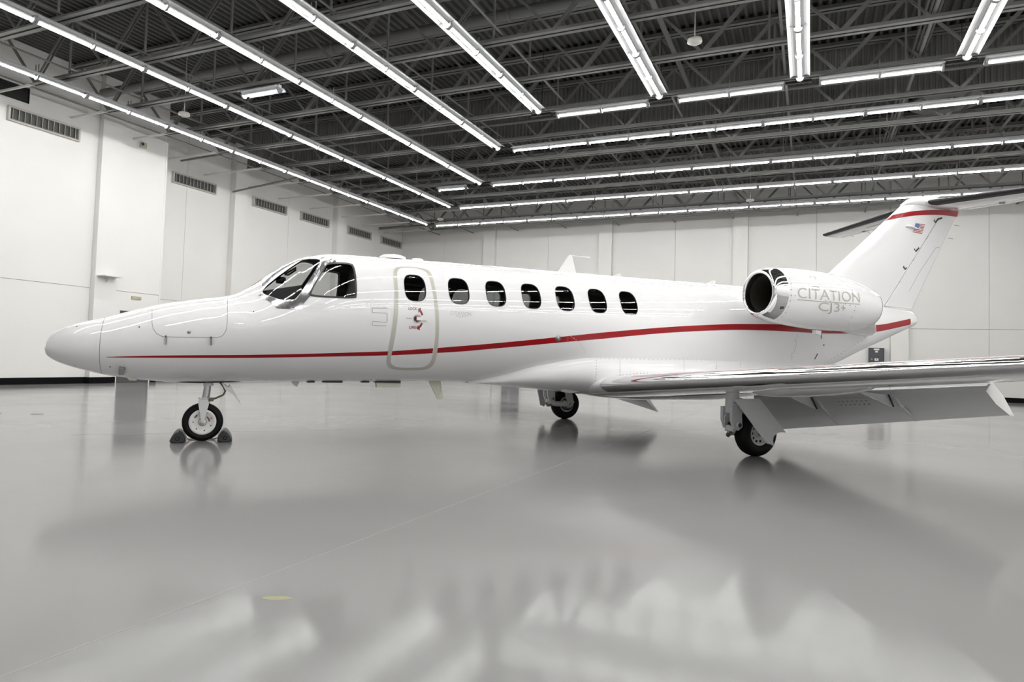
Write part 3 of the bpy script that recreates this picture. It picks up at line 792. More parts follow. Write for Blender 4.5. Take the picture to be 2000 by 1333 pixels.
# polished windshield frame: sill and post between the two panes
FR = sz(cz([(205, 735), (330, 800), (470, 880), (485, 925), (520, 942), (880, 957), (915, 945), (930, 880), (1050, 738), (1030, 690), (1045, 655), (1090, 578), (1290, 250), (1335, 200), (1475, 190), (1430, 118), (1222, 112), (1212, 195), (1040, 465), (880, 720), (820, 795), (750, 838), (660, 833), (540, 797), (400, 750), (250, 703)]))
for side in (1, -1):
    f_ = surf_fill('windshield_frame', FR, 'frame', fus, .003, side, .04)
    if side == 1:
        for x, y in ((510, 920), (600, 930), (690, 930), (730, 930), (768, 930), (840, 932), (900, 935), (845, 878), (905, 885), (860, 770), (950, 700), (900, 720), (1000, 740), (1040, 560), (1100, 410), (1165, 410), (1130, 360), (1180, 300), (490, 800), (400, 760), (330, 730), (560, 830), (640, 850), (720, 850)):
            s, t, z = hit(*cz([(x, y)])[0]); n = nrm(s, t, z); q = Vector((s, t, z)) + n * .003
            MB().lathe([(0, .0055), (.0015, .005), (.002, .0001)], P(*q), P(*n), 8).build('rivet', 'screw', f_)
# rail between each pane's upper edge and the centre post
EDGE = [p for p in PANE[:21]]
for side in (1, -1):
    tp = [(s, ZT(s) - .006) for s, z in EDGE]; surf_strip('windshield_rail', tp, EDGE, 'frame', fus, .004, side, 8)
# centre post between the two windshield panes
m = MB(); R = []
for i in range(24):
    s = .47 + .75 * i / 23; rg = []
    for k in range(13):
        c, zt = ZC(s), ZT(s); tt_ = (k - 6) / 6 * .055; e = EX(s); z = c + (zt - c) * (1 - abs(tt_ / WW(s)) ** e) ** (1 / e); rg.append(P(s, tt_, z + .006))
    R.append(rg)
m.loft(R, False).build('windshield_centre_post', 'frame', fus)

# ---------------------------------------------------------------- cockpit and cabin
def section_plate(name, s, material, th=.03, zmin=.9):
    pts = [q for q in ring(s, .955, 48)]; poly = [(-q.y, max(q.z, zmin)) for q in pts]
    return MB().prism(poly, lambda a, b, d: P(s + d, a, b), 0, th).build(name, material, fus)
section_plate('cockpit_bulkhead', 1.74, 'panel_dark')
section_plate('aft_bulkhead', 6.4, 'interior')
MB().box(.9, 6.4, -.42, .42, 1.0, 1.04).build('cabin_floor', 'interior', fus)
g = MB()
for s0, s1, w, z0, z1 in ((.58, 1.02, .62, 1.45, 1.875),):
    vs = [P(s0, -w * .8, z0), P(s0, w * .8, z0), P(s1, w, z0), P(s1, -w, z0), P(s0, -w * .55, z1 - .05), P(s0, w * .55, z1 - .05), P(s1, w * .86, z1 + .035), P(s1, -w * .86, z1 + .035)]
    g.add(vs, [(0, 1, 2, 3), (7, 6, 5, 4), (0, 4, 5, 1), (1, 5, 6, 2), (2, 6, 7, 3), (3, 7, 4, 0)])
g.build('glareshield', 'panel_dark', fus)
for t in (-.33, .33):
    st_ = MB().cbox(P(1.42, t, 1.32), .42, .42, .12).build('pilot_seat', 'panel_dark', fus)
    MB().cbox(P(1.61, t, 1.55), .1, .40, .42, Matrix.Rotation(.12, 3, 'Y')).build('pilot_seat_back', 'panel_dark', fus)
    MB().tube([P(1.18, t - .1, 1.60), P(1.16, t - .13, 1.70), P(1.16, t + .13, 1.70), P(1.18, t + .1, 1.60), P(1.05, t, 1.58)], .018, 8).build('control_yoke', 'panel_dark', fus)
s, z = ac(*cz([(570, 480)])[0], 0.0); MB().lathe([(-.05, .001), (-.05, .045), (.05, .045), (.05, .001)], P(s, 0, z), (1, .2, 0), 14).build('compass', 'panel_dark', fus)
q = [P(ac(*cz([(x, y)])[0], .0)[0], 0.0, ac(*cz([(x, y)])[0], .0)[1]) for x, y in ((630, 385), (690, 395), (815, 315), (820, 275))]
MB().tube(q + [q[0]], .012, 8).build('grab_handle', 'panel_dark', fus)
for k in range(4):                                # cabin seats show only as dark shapes through the glass
    for t in (-.42, .42):
        MB().cbox(P(3.05 + .85 * k, t, 1.28), .42, .44, .14).cbox(P(3.29 + .85 * k, t, 1.5), .12, .44, .5, Matrix.Rotation(.15, 3, 'Y')).build('cabin_seat', 'interior', fus)
# ---------------------------------------------------------------- stripe, seams, door, lettering
ST_T = [(208, 697.6), (250, 696.3), (303, 695), (380, 694.2), (460, 693.8), (530, 692.8), (600, 691.3), (680, 689), (757, 686.5), (800, 683.8), (846, 680.6), (900, 676.4), (956, 671.8), (1015, 666.3), (1072, 660.6), (1120, 655.8), (1170, 650.6), (1235, 644.8), (1300, 639.6), (1350, 636.6), (1400, 634.4), (1440, 633.2), (1500, 633.6), (1560, 636), (1620, 638), (1680, 637), (1719, 634.6), (1750, 629), (1778, 622.8)]
ST_B = [(208, 698.4), (250, 698.8), (303, 699), (380, 699.3), (460, 699.5), (530, 698.8), (600, 697.7), (680, 696.2), (757, 694.5), (800, 692.6), (846, 690.1), (900, 687), (956, 682), (1015, 676.8), (1072, 671.4), (1120, 667), (1170, 662.8), (1235, 656.4), (1300, 650.8), (1350, 647.8), (1400, 645.8), (1440, 644.8), (1500, 646), (1560, 649.2), (1620, 652), (1680, 652), (1719, 647.4), (1750, 641), (1778, 634.5)]
def densify(L, n=4):
    fx = pchip(L); xs = []
    for (a, _), (b, _) in zip(L, L[1:]): xs += [a + (b - a) * k / n for k in range(n)]
    return [(x, fx(x)) for x in xs + [L[-1][0]]]
dt, db = sz(densify(ST_T)), sz(densify(ST_B))
for side in (1, -1): surf_strip('red_stripe', dt, db, 'red', fus, .0015, side)

W_S = .005
seam('panel_seam', pxline([(297, 600), (297, 632), (299, 642), (306, 652), (318, 658), (370, 659.5), (425, 659.8), (435, 656), (442, 645), (444, 630), (444.5, 580)]), W_S, 'seam', fus)
seam('panel_seam', pxline([(757, 602), (728, 602), (727, 604), (727, 611), (755, 612), (756, 614), (756, 628), (754, 630), (727, 628), (727, 636), (755, 637)], 3), W_S, 'seam', fus)
seam('panel_seam', pxline([(1557, 652), (1557, 662), (1552, 663), (1552, 667), (1556, 668), (1555, 675), (1550, 690), (1545, 692), (1545, 697), (1548, 697), (1545, 704)], 4), W_S, 'seam', fus)
seam('access_slot', pxline([(1604, 650), (1604, 662)], 3), .03, 'seam', fus)
seam('access_slot', pxline([(1597, 691), (1591, 702)], 3), .03, 'screw', fus)
seam('wash_line', pxline([(1112, 656), (1125, 664), (1137, 676), (1144, 691)], 4), .006, 'cream', fus)
for x, y in ((1609, 674.5),): 
    s, t, z = hit(x, y); MB().lathe([(0, .016), (.003, .014), (.003, .0001)], P(s, t, z), P(*nrm(s, t, z)), 12).build('drain_port', 'screw', fus)
for x, y in ((272, 639), (150, 638), (146, 715), (215, 717), (496, 609), (725, 742)):
    s, t, z = hit(x, y); n = nrm(s, t, z); MB().lathe([(0, .009), (.002, .008), (.0025, .0001)], P(s, t, z), P(*n), 8).build('fastener', 'screw', fus)
# screws along the tail seam
for k in range(14):
    x, y = 1696 - 6.6 * k, 657 + 4.2 * k
    if fv(*hit(x, y)) > .05: continue
    s, t, z = hit(x, y); MB().lathe([(0, .008), (.002, .007), (.0025, .0001)], P(s, t, z), P(*nrm(s, t, z)), 6).build('fastener', 'screw', fus)
# baggage door latches and lock
for x, y0, y1 in ((324.6, 656, 673.5), (412.6, 658, 674.5)):
    a, b = hit(x, y0), hit(x, y1)
    m = MB(); A, B = P(*a), P(*b); n = P(*nrm(*a)); m.bar(A + n * .006, B + n * .006, .03, .014)
    la = m.build('baggage_latch', 'nozzle', fus)
    MB().bar(A + n * .014, A + (B - A) * .2 + n * .014, .05, .008).build('latch_pin', 'screw', la)
s, t, z = hit(369.5, 649); lk = MB().lathe([(0, .018), (.005, .017), (.006, .0001)], P(s, t, z), P(*nrm(s, t, z)), 14).build('baggage_lock', 'nozzle', fus)
# pitot probe and small antenna under the nose
a = hit(238, 717); b = hit(238, 728)
MB().bar(P(*a) + P(*nrm(*a)) * .01, P(*b) + P(*nrm(*b)) * .02, .055, .03).build('air_data_probe', 'strut', fus)
MB().bar(P(*hit(234, 716.5)) + P(*nrm(*a)) * .004, P(*hit(245, 719)) + P(*nrm(*a)) * .004, .012, .01).build('probe_shroud', 'screw', fus)
a = ac(250, 733, .1); MB().prism([(a[0] - .08, a[1] + .06), (a[0] + .14, a[1] + .05), (a[0] + .09, a[1] - .06), (a[0] + .02, a[1] - .06)], lambda u, v, d: P(u, .12 + d, v), -.015, .015).build('nose_antenna', 'cream', fus)
# round static port on the stripe
s, t, z = hit(1090, 661.5); sp_ = MB().lathe([(0, .042), (.006, .04), (.006, .018), (.012, .016), (.012, .0001)], P(s, t, z), P(*nrm(s, t, z)), 24).build('static_port', 'nozzle', fus)
MB().lathe([(.012, .009), (.016, .008), (.016, .0001)], P(s, t, z), P(*nrm(s, t, z)), 12).build('port_centre', 'chrome', sp_)

# cabin door: skin, sand-coloured surround, window ring, handle, lettering
DO = [(768, 530), (771, 524.5), (778, 522), (800, 521.5), (822, 524), (836, 528), (843, 536), (849, 560), (855.5, 600), (857.5, 640), (855, 680), (851, 703), (846, 714), (838, 720), (826, 723), (800, 723.5), (772, 722.5), (760, 719), (755, 711), (755, 702), (759, 680), (765, 650), (769, 615), (771, 580), (769, 550)]
DI = [(775, 534), (778, 527), (783, 524), (800, 523), (818, 525.5), (832, 531), (837, 540), (843, 563), (849, 602), (850.5, 640), (848, 676), (844, 698), (840, 708), (833, 715), (823, 718), (800, 718.5), (778, 718), (768, 714.5), (763, 709), (763, 701), (767, 680), (773, 650), (777, 615), (778.5, 580), (776, 552)]
do = rounded(sz(DO), 2); di = rounded(sz(DI), 2)      # matching points
def ang_sort(poly, c, dirs):                      # where rays from c towards the given points leave the outline
    o = []
    for tgt in dirs:
        d = (tgt - c).normalized(); best = None
        for i in range(len(poly)):
            p, q = poly[i], poly[(i + 1) % len(poly)]; e = q - p; den = d.x * e.y - d.y * e.x
            if abs(den) < 1e-9: continue
            w = p - c; u = (w.x * e.y - w.y * e.x) / den; v = (w.x * d.y - w.y * d.x) / den
            if u > 0 and -1e-6 <= v <= 1 + 1e-6 and (best is None or u > best): best = u
        o.append(c + d * (best or .1))
    return o
DC = Vector((2.365, WZ - .02)); N_ = 120
ow, oi, oo = ang_sort([Vector(p) for p in window_outline(WIN_S[0], 1.03)], DC, di), di, do
R = []
for k in range(9):
    R.append([out(q.x, TW(q.x, q.y), q.y, .0028) for q in (a + (b - a) * (k / 8) for a, b in zip(ow, oi))])
door = MB().loft(R, True).build('cabin_door', 'paint', jet)
R = [[out(q.x, TW(q.x, q.y), q.y, .0036) for q in (a + (b - a) * (k / 2) for a, b in zip(oi, oo))] for k in range(3)]
MB().loft(R, True).build('door_surround', 'greige', door)
iw = ang_sort([Vector(p) for p in window_outline(WIN_S[0], .985)], DC, di)
MB().loft([[out(q.x, TW(q.x, q.y), q.y, .004) for q in r_] for r_ in (ow, iw)], True).build('window_seal', 'rimdark', door)
def cutline(L, lo, hi): return [p for p in L if lo <= p[0] <= hi]
xs0, xs1 = hit(765, 690)[0], hit(845, 684)[0]
tt = [(s, z) for s, z in dt if xs0 <= s <= xs1]; fb = pchip(db); ft = pchip(dt)
ss = [xs0 + (xs1 - xs0) * k / 16 for k in range(17)]
surf_strip('door_stripe', [(s, ft(s)) for s in ss], [(s, fb(s)) for s in ss], 'red', door, .0034, 1)

def text_mesh(txt, size=1.0, thin=0.0, shear=0):
    cu = bpy.data.curves.new('lettering', 'FONT'); cu.body = txt; cu.size = size; cu.offset = thin; cu.shear = shear; cu.resolution_u = 6
    ob = bpy.data.objects.new('lettering', cu); C.objects.link(ob)
    bpy.context.view_layer.update()
    me = bpy.data.meshes.new_from_object(ob.evaluated_get(bpy.context.evaluated_depsgraph_get()))
    C.objects.unlink(ob); bpy.data.objects.remove(ob)
    bm = bmesh.new(); bm.from_mesh(me); bmesh.ops.triangulate(bm, faces=bm.faces[:])
    for _ in range(3):
        lg = [e for e in bm.edges if e.calc_length() > size * .25]
        if not lg: break
        bmesh.ops.subdivide_edges(bm, edges=lg, cuts=1); bmesh.ops.triangulate(bm, faces=[f for f in bm.faces if len(f.verts) > 3])
    bm.to_mesh(me); bm.free()
    xs = [v.co.x for v in me.vertices]; ys = [v.co.y for v in me.vertices]
    x0, x1, y0, y1 = min(xs), max(xs), min(ys), max(ys)
    for v in me.vertices: v.co.x = (v.co.x - x0) / (x1 - x0); v.co.y = (v.co.y - y0) / (y1 - y0)
    return me                                    # fitted to the unit square
def letters(name, txt, fn, material, parent, thin=0.0):
    me = text_mesh(txt, 1.0, thin)
    for v in me.vertices: v.co = fn(v.co.x, v.co.y)
    me.materials.clear(); me.materials.append(MAT[material])
    return link(name, me, parent)
def fus_box(px0, px1, h, lift=.0045):              # lettering box on the fuselage from its two lower corners and its height
    a, b = hit(*px0), hit(*px1)
    def fn(u, v):
        s = a[0] + (b[0] - a[0]) * u; z = a[2] + (b[2] - a[2]) * u + h * v; t = TW(s, z); return out(s, t, z, lift)
    return fn
letters('lock_lettering', 'LOCK', fus_box((797.6, 606), (814, 606.3), .034), 'letterred', door, .012)
letters('open_lettering', 'OPEN', fus_box((798.5, 642.3), (815.5, 642.6), .034), 'letterred', door, .012)
letters('push_lettering', 'PUSH', fus_box((794, 623), (803.5, 623.5), .014), 'letterred', door)
letters('small_lettering', 'CITATION', fus_box((880, 615), (920, 617.5), .045, .002), 'letter', fus, -.012)
letters('small_lettering', 'CJ3+', fus_box((890.5, 620.5), (911, 621.8), .03, .002), 'letter', fus, -.012)
# handle with its round recess
hc = hit(815, 623); hn = nrm(*hc); hd = MB().lathe([(0, .052), (.006, .05), (.006, .044), (.002, .042), (.002, .0001)], P(*hc) + P(*hn) * .003, P(*hn), 28).build('door_handle', 'frame', door)
def onf(s, z, lift): return out(s, TW(s, z), z, lift)
# red half disc and lever
pts = [(hc[0] - .004 - .026 * math.sin(math.pi * k / 10), hc[2] + .028 * math.cos(math.pi * k / 10)) for k in range(11)]
m = MB(); m.add([onf(a, b, .0075) for a, b in pts], [tuple(range(11))]); m.build('handle_mark', 'red', door)
lev = [(-.012, .02), (.03, .022), (.12, .014), (.132, .0), (.12, -.016), (.03, -.02), (-.012, -.02)]
m = MB(); n = len(lev); m.add([onf(hc[0] + a, hc[2] + b, .011) for a, b in lev] + [onf(hc[0] + a, hc[2] + b, .022) for a, b in lev], [tuple(range(n))[::-1], tuple(range(n, 2 * n))] + [(i, (i + 1) % n, (i + 1) % n + n, i + n) for i in range(n)]); m.build('handle_lever', 'hub', door)
def arc(name, a0, a1, tipdir):
    r0, r1 = .118, .148; m = MB(); R = []; N2 = 14
    for k in range(N2 + 1):
        a = a0 + (a1 - a0) * k / N2; w = (r1 - r0)
        rg = []
        for q in (0, 1):
            r = r0 + w * q
            if k > N2 - 5:
                f = (N2 - k) / 4; r = (r0 + r1) / 2 + (q - .5) * .075 * f
            rg.append(onf(hc[0] + r * math.cos(a) * .78 - .035, hc[2] + r * math.sin(a), .0045))
        R.append(rg)
    m.loft(R, False).build(name, 'letterred', door)
arc('lock_arrow', math.radians(20), math.radians(66), 1); arc('open_arrow', math.radians(-22), math.radians(-68), 1)

# antennas and beacons on the roof and belly
def antenna(name, px, t, material='paint', th=.012):
    poly = [ac(x, y, t) for x, y in px]
    return MB().prism(poly, lambda u, v, d: P(u, t + d, v), -th, th).build(name, material, fus)
s, z = ac(767, 504, .0); bc = MB().lathe([(-.02, .18), (.015, .175), (.035, .13), (.045, .0001)], P(s, 0, ZT(s) + .01), (0, 0, 1), 28).build('roof_beacon', 'paint', fus)
MB().lathe([(-.03, .16), (-.01, .172), (-.004, .172)], P(s, 0, ZT(s) + .008), (0, 0, 1), 28).build('beacon_gasket', 'rimdark', bc)
s, z = ac(815, 508, 0); bc = MB().lathe([(-.01, .085), (.012, .08), (.024, .05), (.028, .0001)], P(s, 0, ZT(s) + .006), (0, 0, 1), 20).build('roof_antenna_disc', 'paint', fus)
s, z = ac(1110, 533, 0)
MB().prism([(s - .18, ZT(s) - .02), (s + .14, ZT(s) - .02), (s + .12, ZT(s) + .02), (s + .05, ZT(s) + .26), (s + .36, ZT(s) + .255), (s + .36, ZT(s) + .27), (s - .0, ZT(s) + .27), (s - .03, ZT(s) + .22)], lambda u, v, d: P(u, d, v), -.014, .014).build('roof_blade_antenna', 'paint', fus)
s, z = ac(1200, 540, 0); MB().prism([(s - .08, ZT(s) - .02), (s + .12, ZT(s) - .02), (s + .11, ZT(s) + .05), (s + .07, ZT(s) + .05)], lambda u, v, d: P(u, d, v), -.01, .01).build('roof_fin_antenna', 'white_metal', fus)
s, z = ac(1385, 553, 0); MB().prism([(s - .1, ZT(s) - .02), (s + .1, ZT(s) - .02), (s + .13, ZT(s) + .06), (s + .08, ZT(s) + .06)], lambda u, v, d: P(u, d, v), -.01, .01).build('roof_fin_antenna', 'white_metal', fus)
antenna('belly_blade_antenna', [(836, 744), (860, 742), (865, 781), (855, 781)], .05, 'cream', .014)
antenna('belly_box_antenna', [(733, 744), (781, 744), (780, 757), (735, 757)], .08, 'cream', .06)
antenna('belly_fin_antenna', [(566, 744), (586, 744), (580, 756), (575, 754)], .0, 'white_metal', .01)
for x0, x1, y in ((600, 614, 746.5), (630, 668, 747.3), (706, 720, 746.5), (732, 781, 744.6)):
    a, b = ac(x0, y, .12), ac(x1, y, .12)
    MB().box(a[0], b[0], -.16, -.02, ZB(a[0]) - .006, ZB(a[0]) + .02).build('belly_drain_strip', 'screw', fus)
# ---------------------------------------------------------------- belly fairing
FW = pchip([(3.3, .22), (3.7, .46), (4.1, .65), (4.6, .775), (5.1, .845), (6.0, .885), (7.0, .885), (7.8, .84), (8.6, .71), (9.3, .52), (9.9, .30), (10.2, .12)])
FB = pchip([(3.3, .752), (3.7, .722), (4.1, .692), (4.6, .655), (5.1, .61), (5.5, .56), (6.2, .53), (7.2, .53), (8.0, .58), (8.8, .74), (9.5, .95), (10.2, 1.19)])
FT = pchip([(3.3, .80), (3.7, .93), (4.0, 1.08), (4.3, 1.17), (4.64, 1.25), (5.0, 1.285), (6.5, 1.30), (7.6, 1.29), (9.0, 1.22), (9.6, 1.18), (10.2, 1.25)])
def ff(s, t, z):
    if s < 3.3 or s > 10.2: return 9.0
    c = (FT(s) + FB(s)) / 2 - .03; a = FT(s) - c if z > c else c - FB(s)
    return abs(t / FW(s)) ** 2.5 + abs((z - c) / a) ** 2.5 - 1
def fring(s, n=56):
    c = (FT(s) + FB(s)) / 2 - .03; rg = []
    for i in range(n):
        a = 2 * math.pi * i / n; e = 2 / 2.5; co, si = math.cos(a), math.sin(a)
        rg.append(P(s, FW(s) * abs(co) ** e * (1 if co > 0 else -1), c + (FT(s) - c if si > 0 else c - FB(s)) * abs(si) ** e * (1 if si > 0 else -1)))
    return rg
fair = MB().loft([fring(3.3 + 6.9 * k / 70) for k in range(71)], True, True, True).build('wing_fairing', 'paint', jet)
def fhit(x, y): return hit(x, y, ff)
def dots(px, n, r, parent, fn, name='fastener', material='screw'):
    d = dense(px, 1); L = len(d)
    for k in range(n):
        x, y = d[min(L - 1, int(k * (L - 1) / max(1, n - 1)))]
        h = hit(x, y, fn)
        if fn(*h) > .1: continue
        MB().lathe([(0, r), (.0015, r * .9), (.002, .0001)], P(*h), P(*nrm(*h, fn)), 6).build(name, material, parent)
MAT['rivet'] = mat('rivet_grey', (.16, .16, .165), .5, noise=(8, .05))
dots([(1165, 700), (1300, 703), (1446, 705)], 34, .0065, fair, ff, material='rivet')
dots([(1165, 700), (1164.5, 730), (1161, 758), (1152, 768)], 14, .0065, fair, ff, material='rivet')
dots([(1211, 702), (1211, 732)], 8, .0065, fair, ff, material='rivet'); dots([(1336, 704), (1336, 727)], 7, .0065, fair, ff, material='rivet')
dots([(1399, 704), (1399, 729)], 7, .0065, fair, ff, material='rivet'); dots([(1446, 705), (1446, 727)], 6, .0065, fair, ff, material='rivet')
dots([(1211, 733), (1260, 729), (1325, 731)], 18, .0065, fair, ff, material='rivet')
for x0 in (1211, 1336, 1399): seam('panel_seam', [h for h in pxline([(x0, 701), (x0, 730)], 5, ff)], .004, 'cream', fair, .001, ff)
# oval landing light recess under the fairing nose
c0 = fhit(1115, 763); nn = nrm(*c0, ff); ll = MB()
R = []
for k, off in ((1.0, .002), (.8, .004)):
    R.append([P(*c0) + P(.16 * k * math.cos(a), 0, 0) + P(0, .03 * k * math.sin(a), .035 * k * math.sin(a)) + P(*nn) * off for a in [2 * math.pi * i / 24 for i in range(24)]])
ll.loft(R, True); ll.add(R[1], [tuple(range(24))]); ll.build('belly_scoop', 'flap', fair)

# ---------------------------------------------------------------- wings
def LE_s(t): return 4.93 + .092 * (t - .8)
def TE_s(t): return 7.24 - .100 * (t - .8)
def LE_z(t): return .768 + .0745 * (t - .8)
def TE_z(t): return .660 + .083 * (t - .8)
def foil(x, tc=.135):
    y = 5 * tc * (.2969 * math.sqrt(x) - .126 * x - .3516 * x * x + .2843 * x ** 3 - .1036 * x ** 4)
    cam_ = .018 * (4 * x * (1 - x))
    return cam_ + y, cam_ - y
def wpt(t, x, up, sg, off=0.0):
    c = TE_s(t) - LE_s(t); u, l = foil(x); y = (u if up else l) * c
    s = LE_s(t) + c * x; z = LE_z(t) + (TE_z(t) - LE_z(t)) * x + y + (off if up else -off)
    return P(s, sg * t, z)
XS = [.065, .1, .15, .2, .3, .4, .5, .6, .7, .8, .9, 1.0]
XL = [0, .0012, .004, .009, .017, .028, .045, .065]
TS = [.45, .8, 1.2, 1.8, 2.52, 3.2, 4.0, 4.9, 5.8, 6.8, 7.6, 8.05]
for sg in (1, -1):
    R = []
    for t in TS: R.append([wpt(t, x, True, sg) for x in XS] + [wpt(t, x, False, sg) for x in reversed(XS)])
    wing = MB().loft(R, True, True, True).build('wing', 'paint', jet)
    R = []
    for t in [.95] + TS[2:]: R.append([wpt(t, x, True, sg) for x in reversed(XL)] + [wpt(t, x, False, sg) for x in XL[1:]])
    le = MB().loft(R, False).build('leading_edge', 'chrome', wing)
    R = []
    for t in (.45, .7, .955): R.append([wpt(t, x, True, sg) for x in reversed(XL)] + [wpt(t, x, False, sg) for x in XL[1:]])
    MB().loft(R, False).build('leading_edge_root', 'paint', wing)
    # rounded tip
    R = []
    for k in range(7):
        a = k / 6 * math.pi / 2; t = 8.05 + .12 * math.sin(a); q = math.cos(a) * .98 + .02
        allx = list(reversed(XL + XS[1:])); ring_ = []
        for up, xs in ((True, allx), (False, (XL + XS[1:])[1:])):
            for x in xs:
                p0 = wpt(8.05, x, up, sg); mid = (wpt(8.05, x, True, sg) + wpt(8.05, x, False, sg)) / 2
                cx = P(LE_s(8.05) + .5, sg * 8.05, mid.z); pp = mid + (p0 - mid) * q; pp = Vector((cx.x + (pp.x - cx.x) * (.6 + .4 * q), -sg * t, pp.z)); ring_.append(pp)
        R.append(ring_)
    MB().loft(R, True, False, True).build('wing_tip', 'paint', wing)
    # thin red line behind the polished edge
    R = []
    for k in range(40):
        t = 1.45 + 6.4 * k / 39; w = .004 + .006 * min(1, k / 6)
        R.append([wpt(t, .075 + .0 * t, True, sg, .0025), wpt(t, .075 + w, True, sg, .0025)])
    MB().loft(R, False).build('wing_red_line', 'red', wing)
    R = []
    for k in range(10):
        t = 1.45 + .9 * k / 9; R.append([wpt(t, .058 - .012 * k / 9, True, sg, .003), wpt(t, .062 - .012 * k / 9, True, sg, .003)])
    MB().loft(R, False).build('wing_red_line', 'red', wing)
    # extended flap: thick wedge hanging under the trailing edge
    def FL(t, part):
        f = (4.9 - t) / 1.75
        te = (7.17 + .26 * f * .95, .70 - .255 * f)              # trailing edge line
        h = (TE_s(t) - .03, TE_z(t) - .03)
        return h if part == 'h' else te
    R = []
    for k in range(9):
        t = 1.5 + 3.4 * k / 8; h, te = FL(t, 'h'), FL(t, 't'); d = Vector((te[0] - h[0], te[1] - h[1])); n = Vector((d.y, -d.x)).normalized() * -1
        pr = []
        for x, up, lo in ((0, .0, .0), (.04, .03, .03), (.12, .05, .045), (.3, .05, .045), (.6, .03, .028), (1, .003, .003)):
            pr.append((x, up, lo))
        up_ = [Vector(h) + d * x + n * u for x, u, l in pr]; lo_ = [Vector(h) + d * x - n * l for x, u, l in reversed(pr[1:])]
        R.append([P(q.x, sg * t, q.y) for q in up_ + lo_])
    flap = MB().loft(R, True, True, True).build('flap', 'flap', wing)
    # hinge brackets: pairs of white triangles between wing and flap
    for t in (2.62, 3.78, 4.88):
        h, te = FL(t, 'h'), FL(t, 't')
        d = Vector((te[0] - h[0], te[1] - h[1])); n = Vector((-d.y, d.x)).normalized(); n = n if n.x < 0 else -n
        H_ = Vector(h)
        if t < 4.8:
            m = MB(); a = H_ + n * .05 + Vector((-.42, .02)); b = H_ + n * .05 + Vector((-.02, -.01)); c = H_ + n * .10 + d * .30
            m.prism([tuple(a), tuple(b), tuple(c)], lambda u, v, q: P(u, sg * (t + q), v), -.014, .014); m.build('flap_bracket', 'paint', wing)
            m = MB(); a = H_ + n * .048 + d * .02; b = H_ + n * .075 + d * .32; c = H_ + n * .032 + d * .92
            m.prism([tuple(a), tuple(b), tuple(c)], lambda u, v, q: P(u, sg * (t + .07 + q), v), -.02, .02); m.build('flap_bracket', 'paint', wing)
            MB().bar(P((H_ + n * .06).x, sg * (t + .04), (H_ + n * .06).y), P((H_ + n * .1 + d * .3).x, sg * (t + .03), (H_ + n * .1 + d * .3).y), .012, .012).build('flap_actuator', 'screw', wing)
        else:
            m = MB(); poly = [tuple(H_ + n * .06 - d * .02), tuple(H_ - n * .06 + d * .02), tuple(H_ - n * .06 + d * .45), tuple(H_ + d * 1.03), tuple(H_ + n * .035 + d * .9), tuple(H_ + n * .07 + d * .4)]
            m.prism(poly, lambda u, v, q: P(u, sg * (t + .03 + q), v), -.012, .012); m.build('flap_end_plate', 'hub', wing)
    # riveted perforated plate on the flap between the brackets
    t0, t1 = 2.98, 3.50
    def onflap(t, x, lift):
        h, te = FL(t, 'h'), FL(t, 't'); d = Vector((te[0] - h[0], te[1] - h[1])); n = Vector((-d.y, d.x)).normalized(); n = n if n.x < 0 else -n
        q = Vector(h) + d * x + n * (.047 + lift - max(0, x - .3) * .05); return P(q.x, sg * t, q.y)
    m = MB(); m.add([onflap(t0, .10, .006), onflap(t1, .10, .006), onflap(t1 - .02, .38, .006), onflap(t0 + .02, .38, .006)], [(0, 1, 2, 3)])
    pl = m.build('flap_track_plate', 'hub', wing)
    for k in range(7):
        for r_ in (.19, .30):
            t = t0 + .05 + (t1 - t0 - .1) * k / 6
            m = MB(); cc = [(t + .011 * math.cos(a), r_ + .02 * math.sin(a)) for a in [2 * math.pi * i / 8 for i in range(8)]]
            m.add([onflap(a, b, .008) for a, b in cc], [tuple(range(8))]); m.build('plate_hole', 'seam', pl)
    # wheel-well opening under the wing
    m = MB(); pts = []
    for k in range(20):
        a = 2 * math.pi * k / 20; pts.append(wpt(1.75 + .75 * math.cos(a), .52 + .13 * math.sin(a), False, sg, .003))
    m.add(pts, [tuple(range(20))]); m.build('wheel_well', 'panel_dark', wing)
    # shallow pod under the wing outboard of the gear door
    m = MB(); R = []
    for k in range(17):
        u = -1 + 2 * k / 16; t = 3.45 + .80 * u; w = math.sqrt(max(0.0004, 1 - u * u)); r_ = []
        for i in range(16):
            a = 2 * math.pi * i / 16; b_ = wpt(t, .52 + .20 * w * math.cos(a), False, sg); r_.append(b_ + Vector((0, 0, .01 - .085 * w * max(0, math.sin(a)))))
        R.append(r_)
    m.loft(R, True, True, True).build('wing_blister', 'paint', wing)

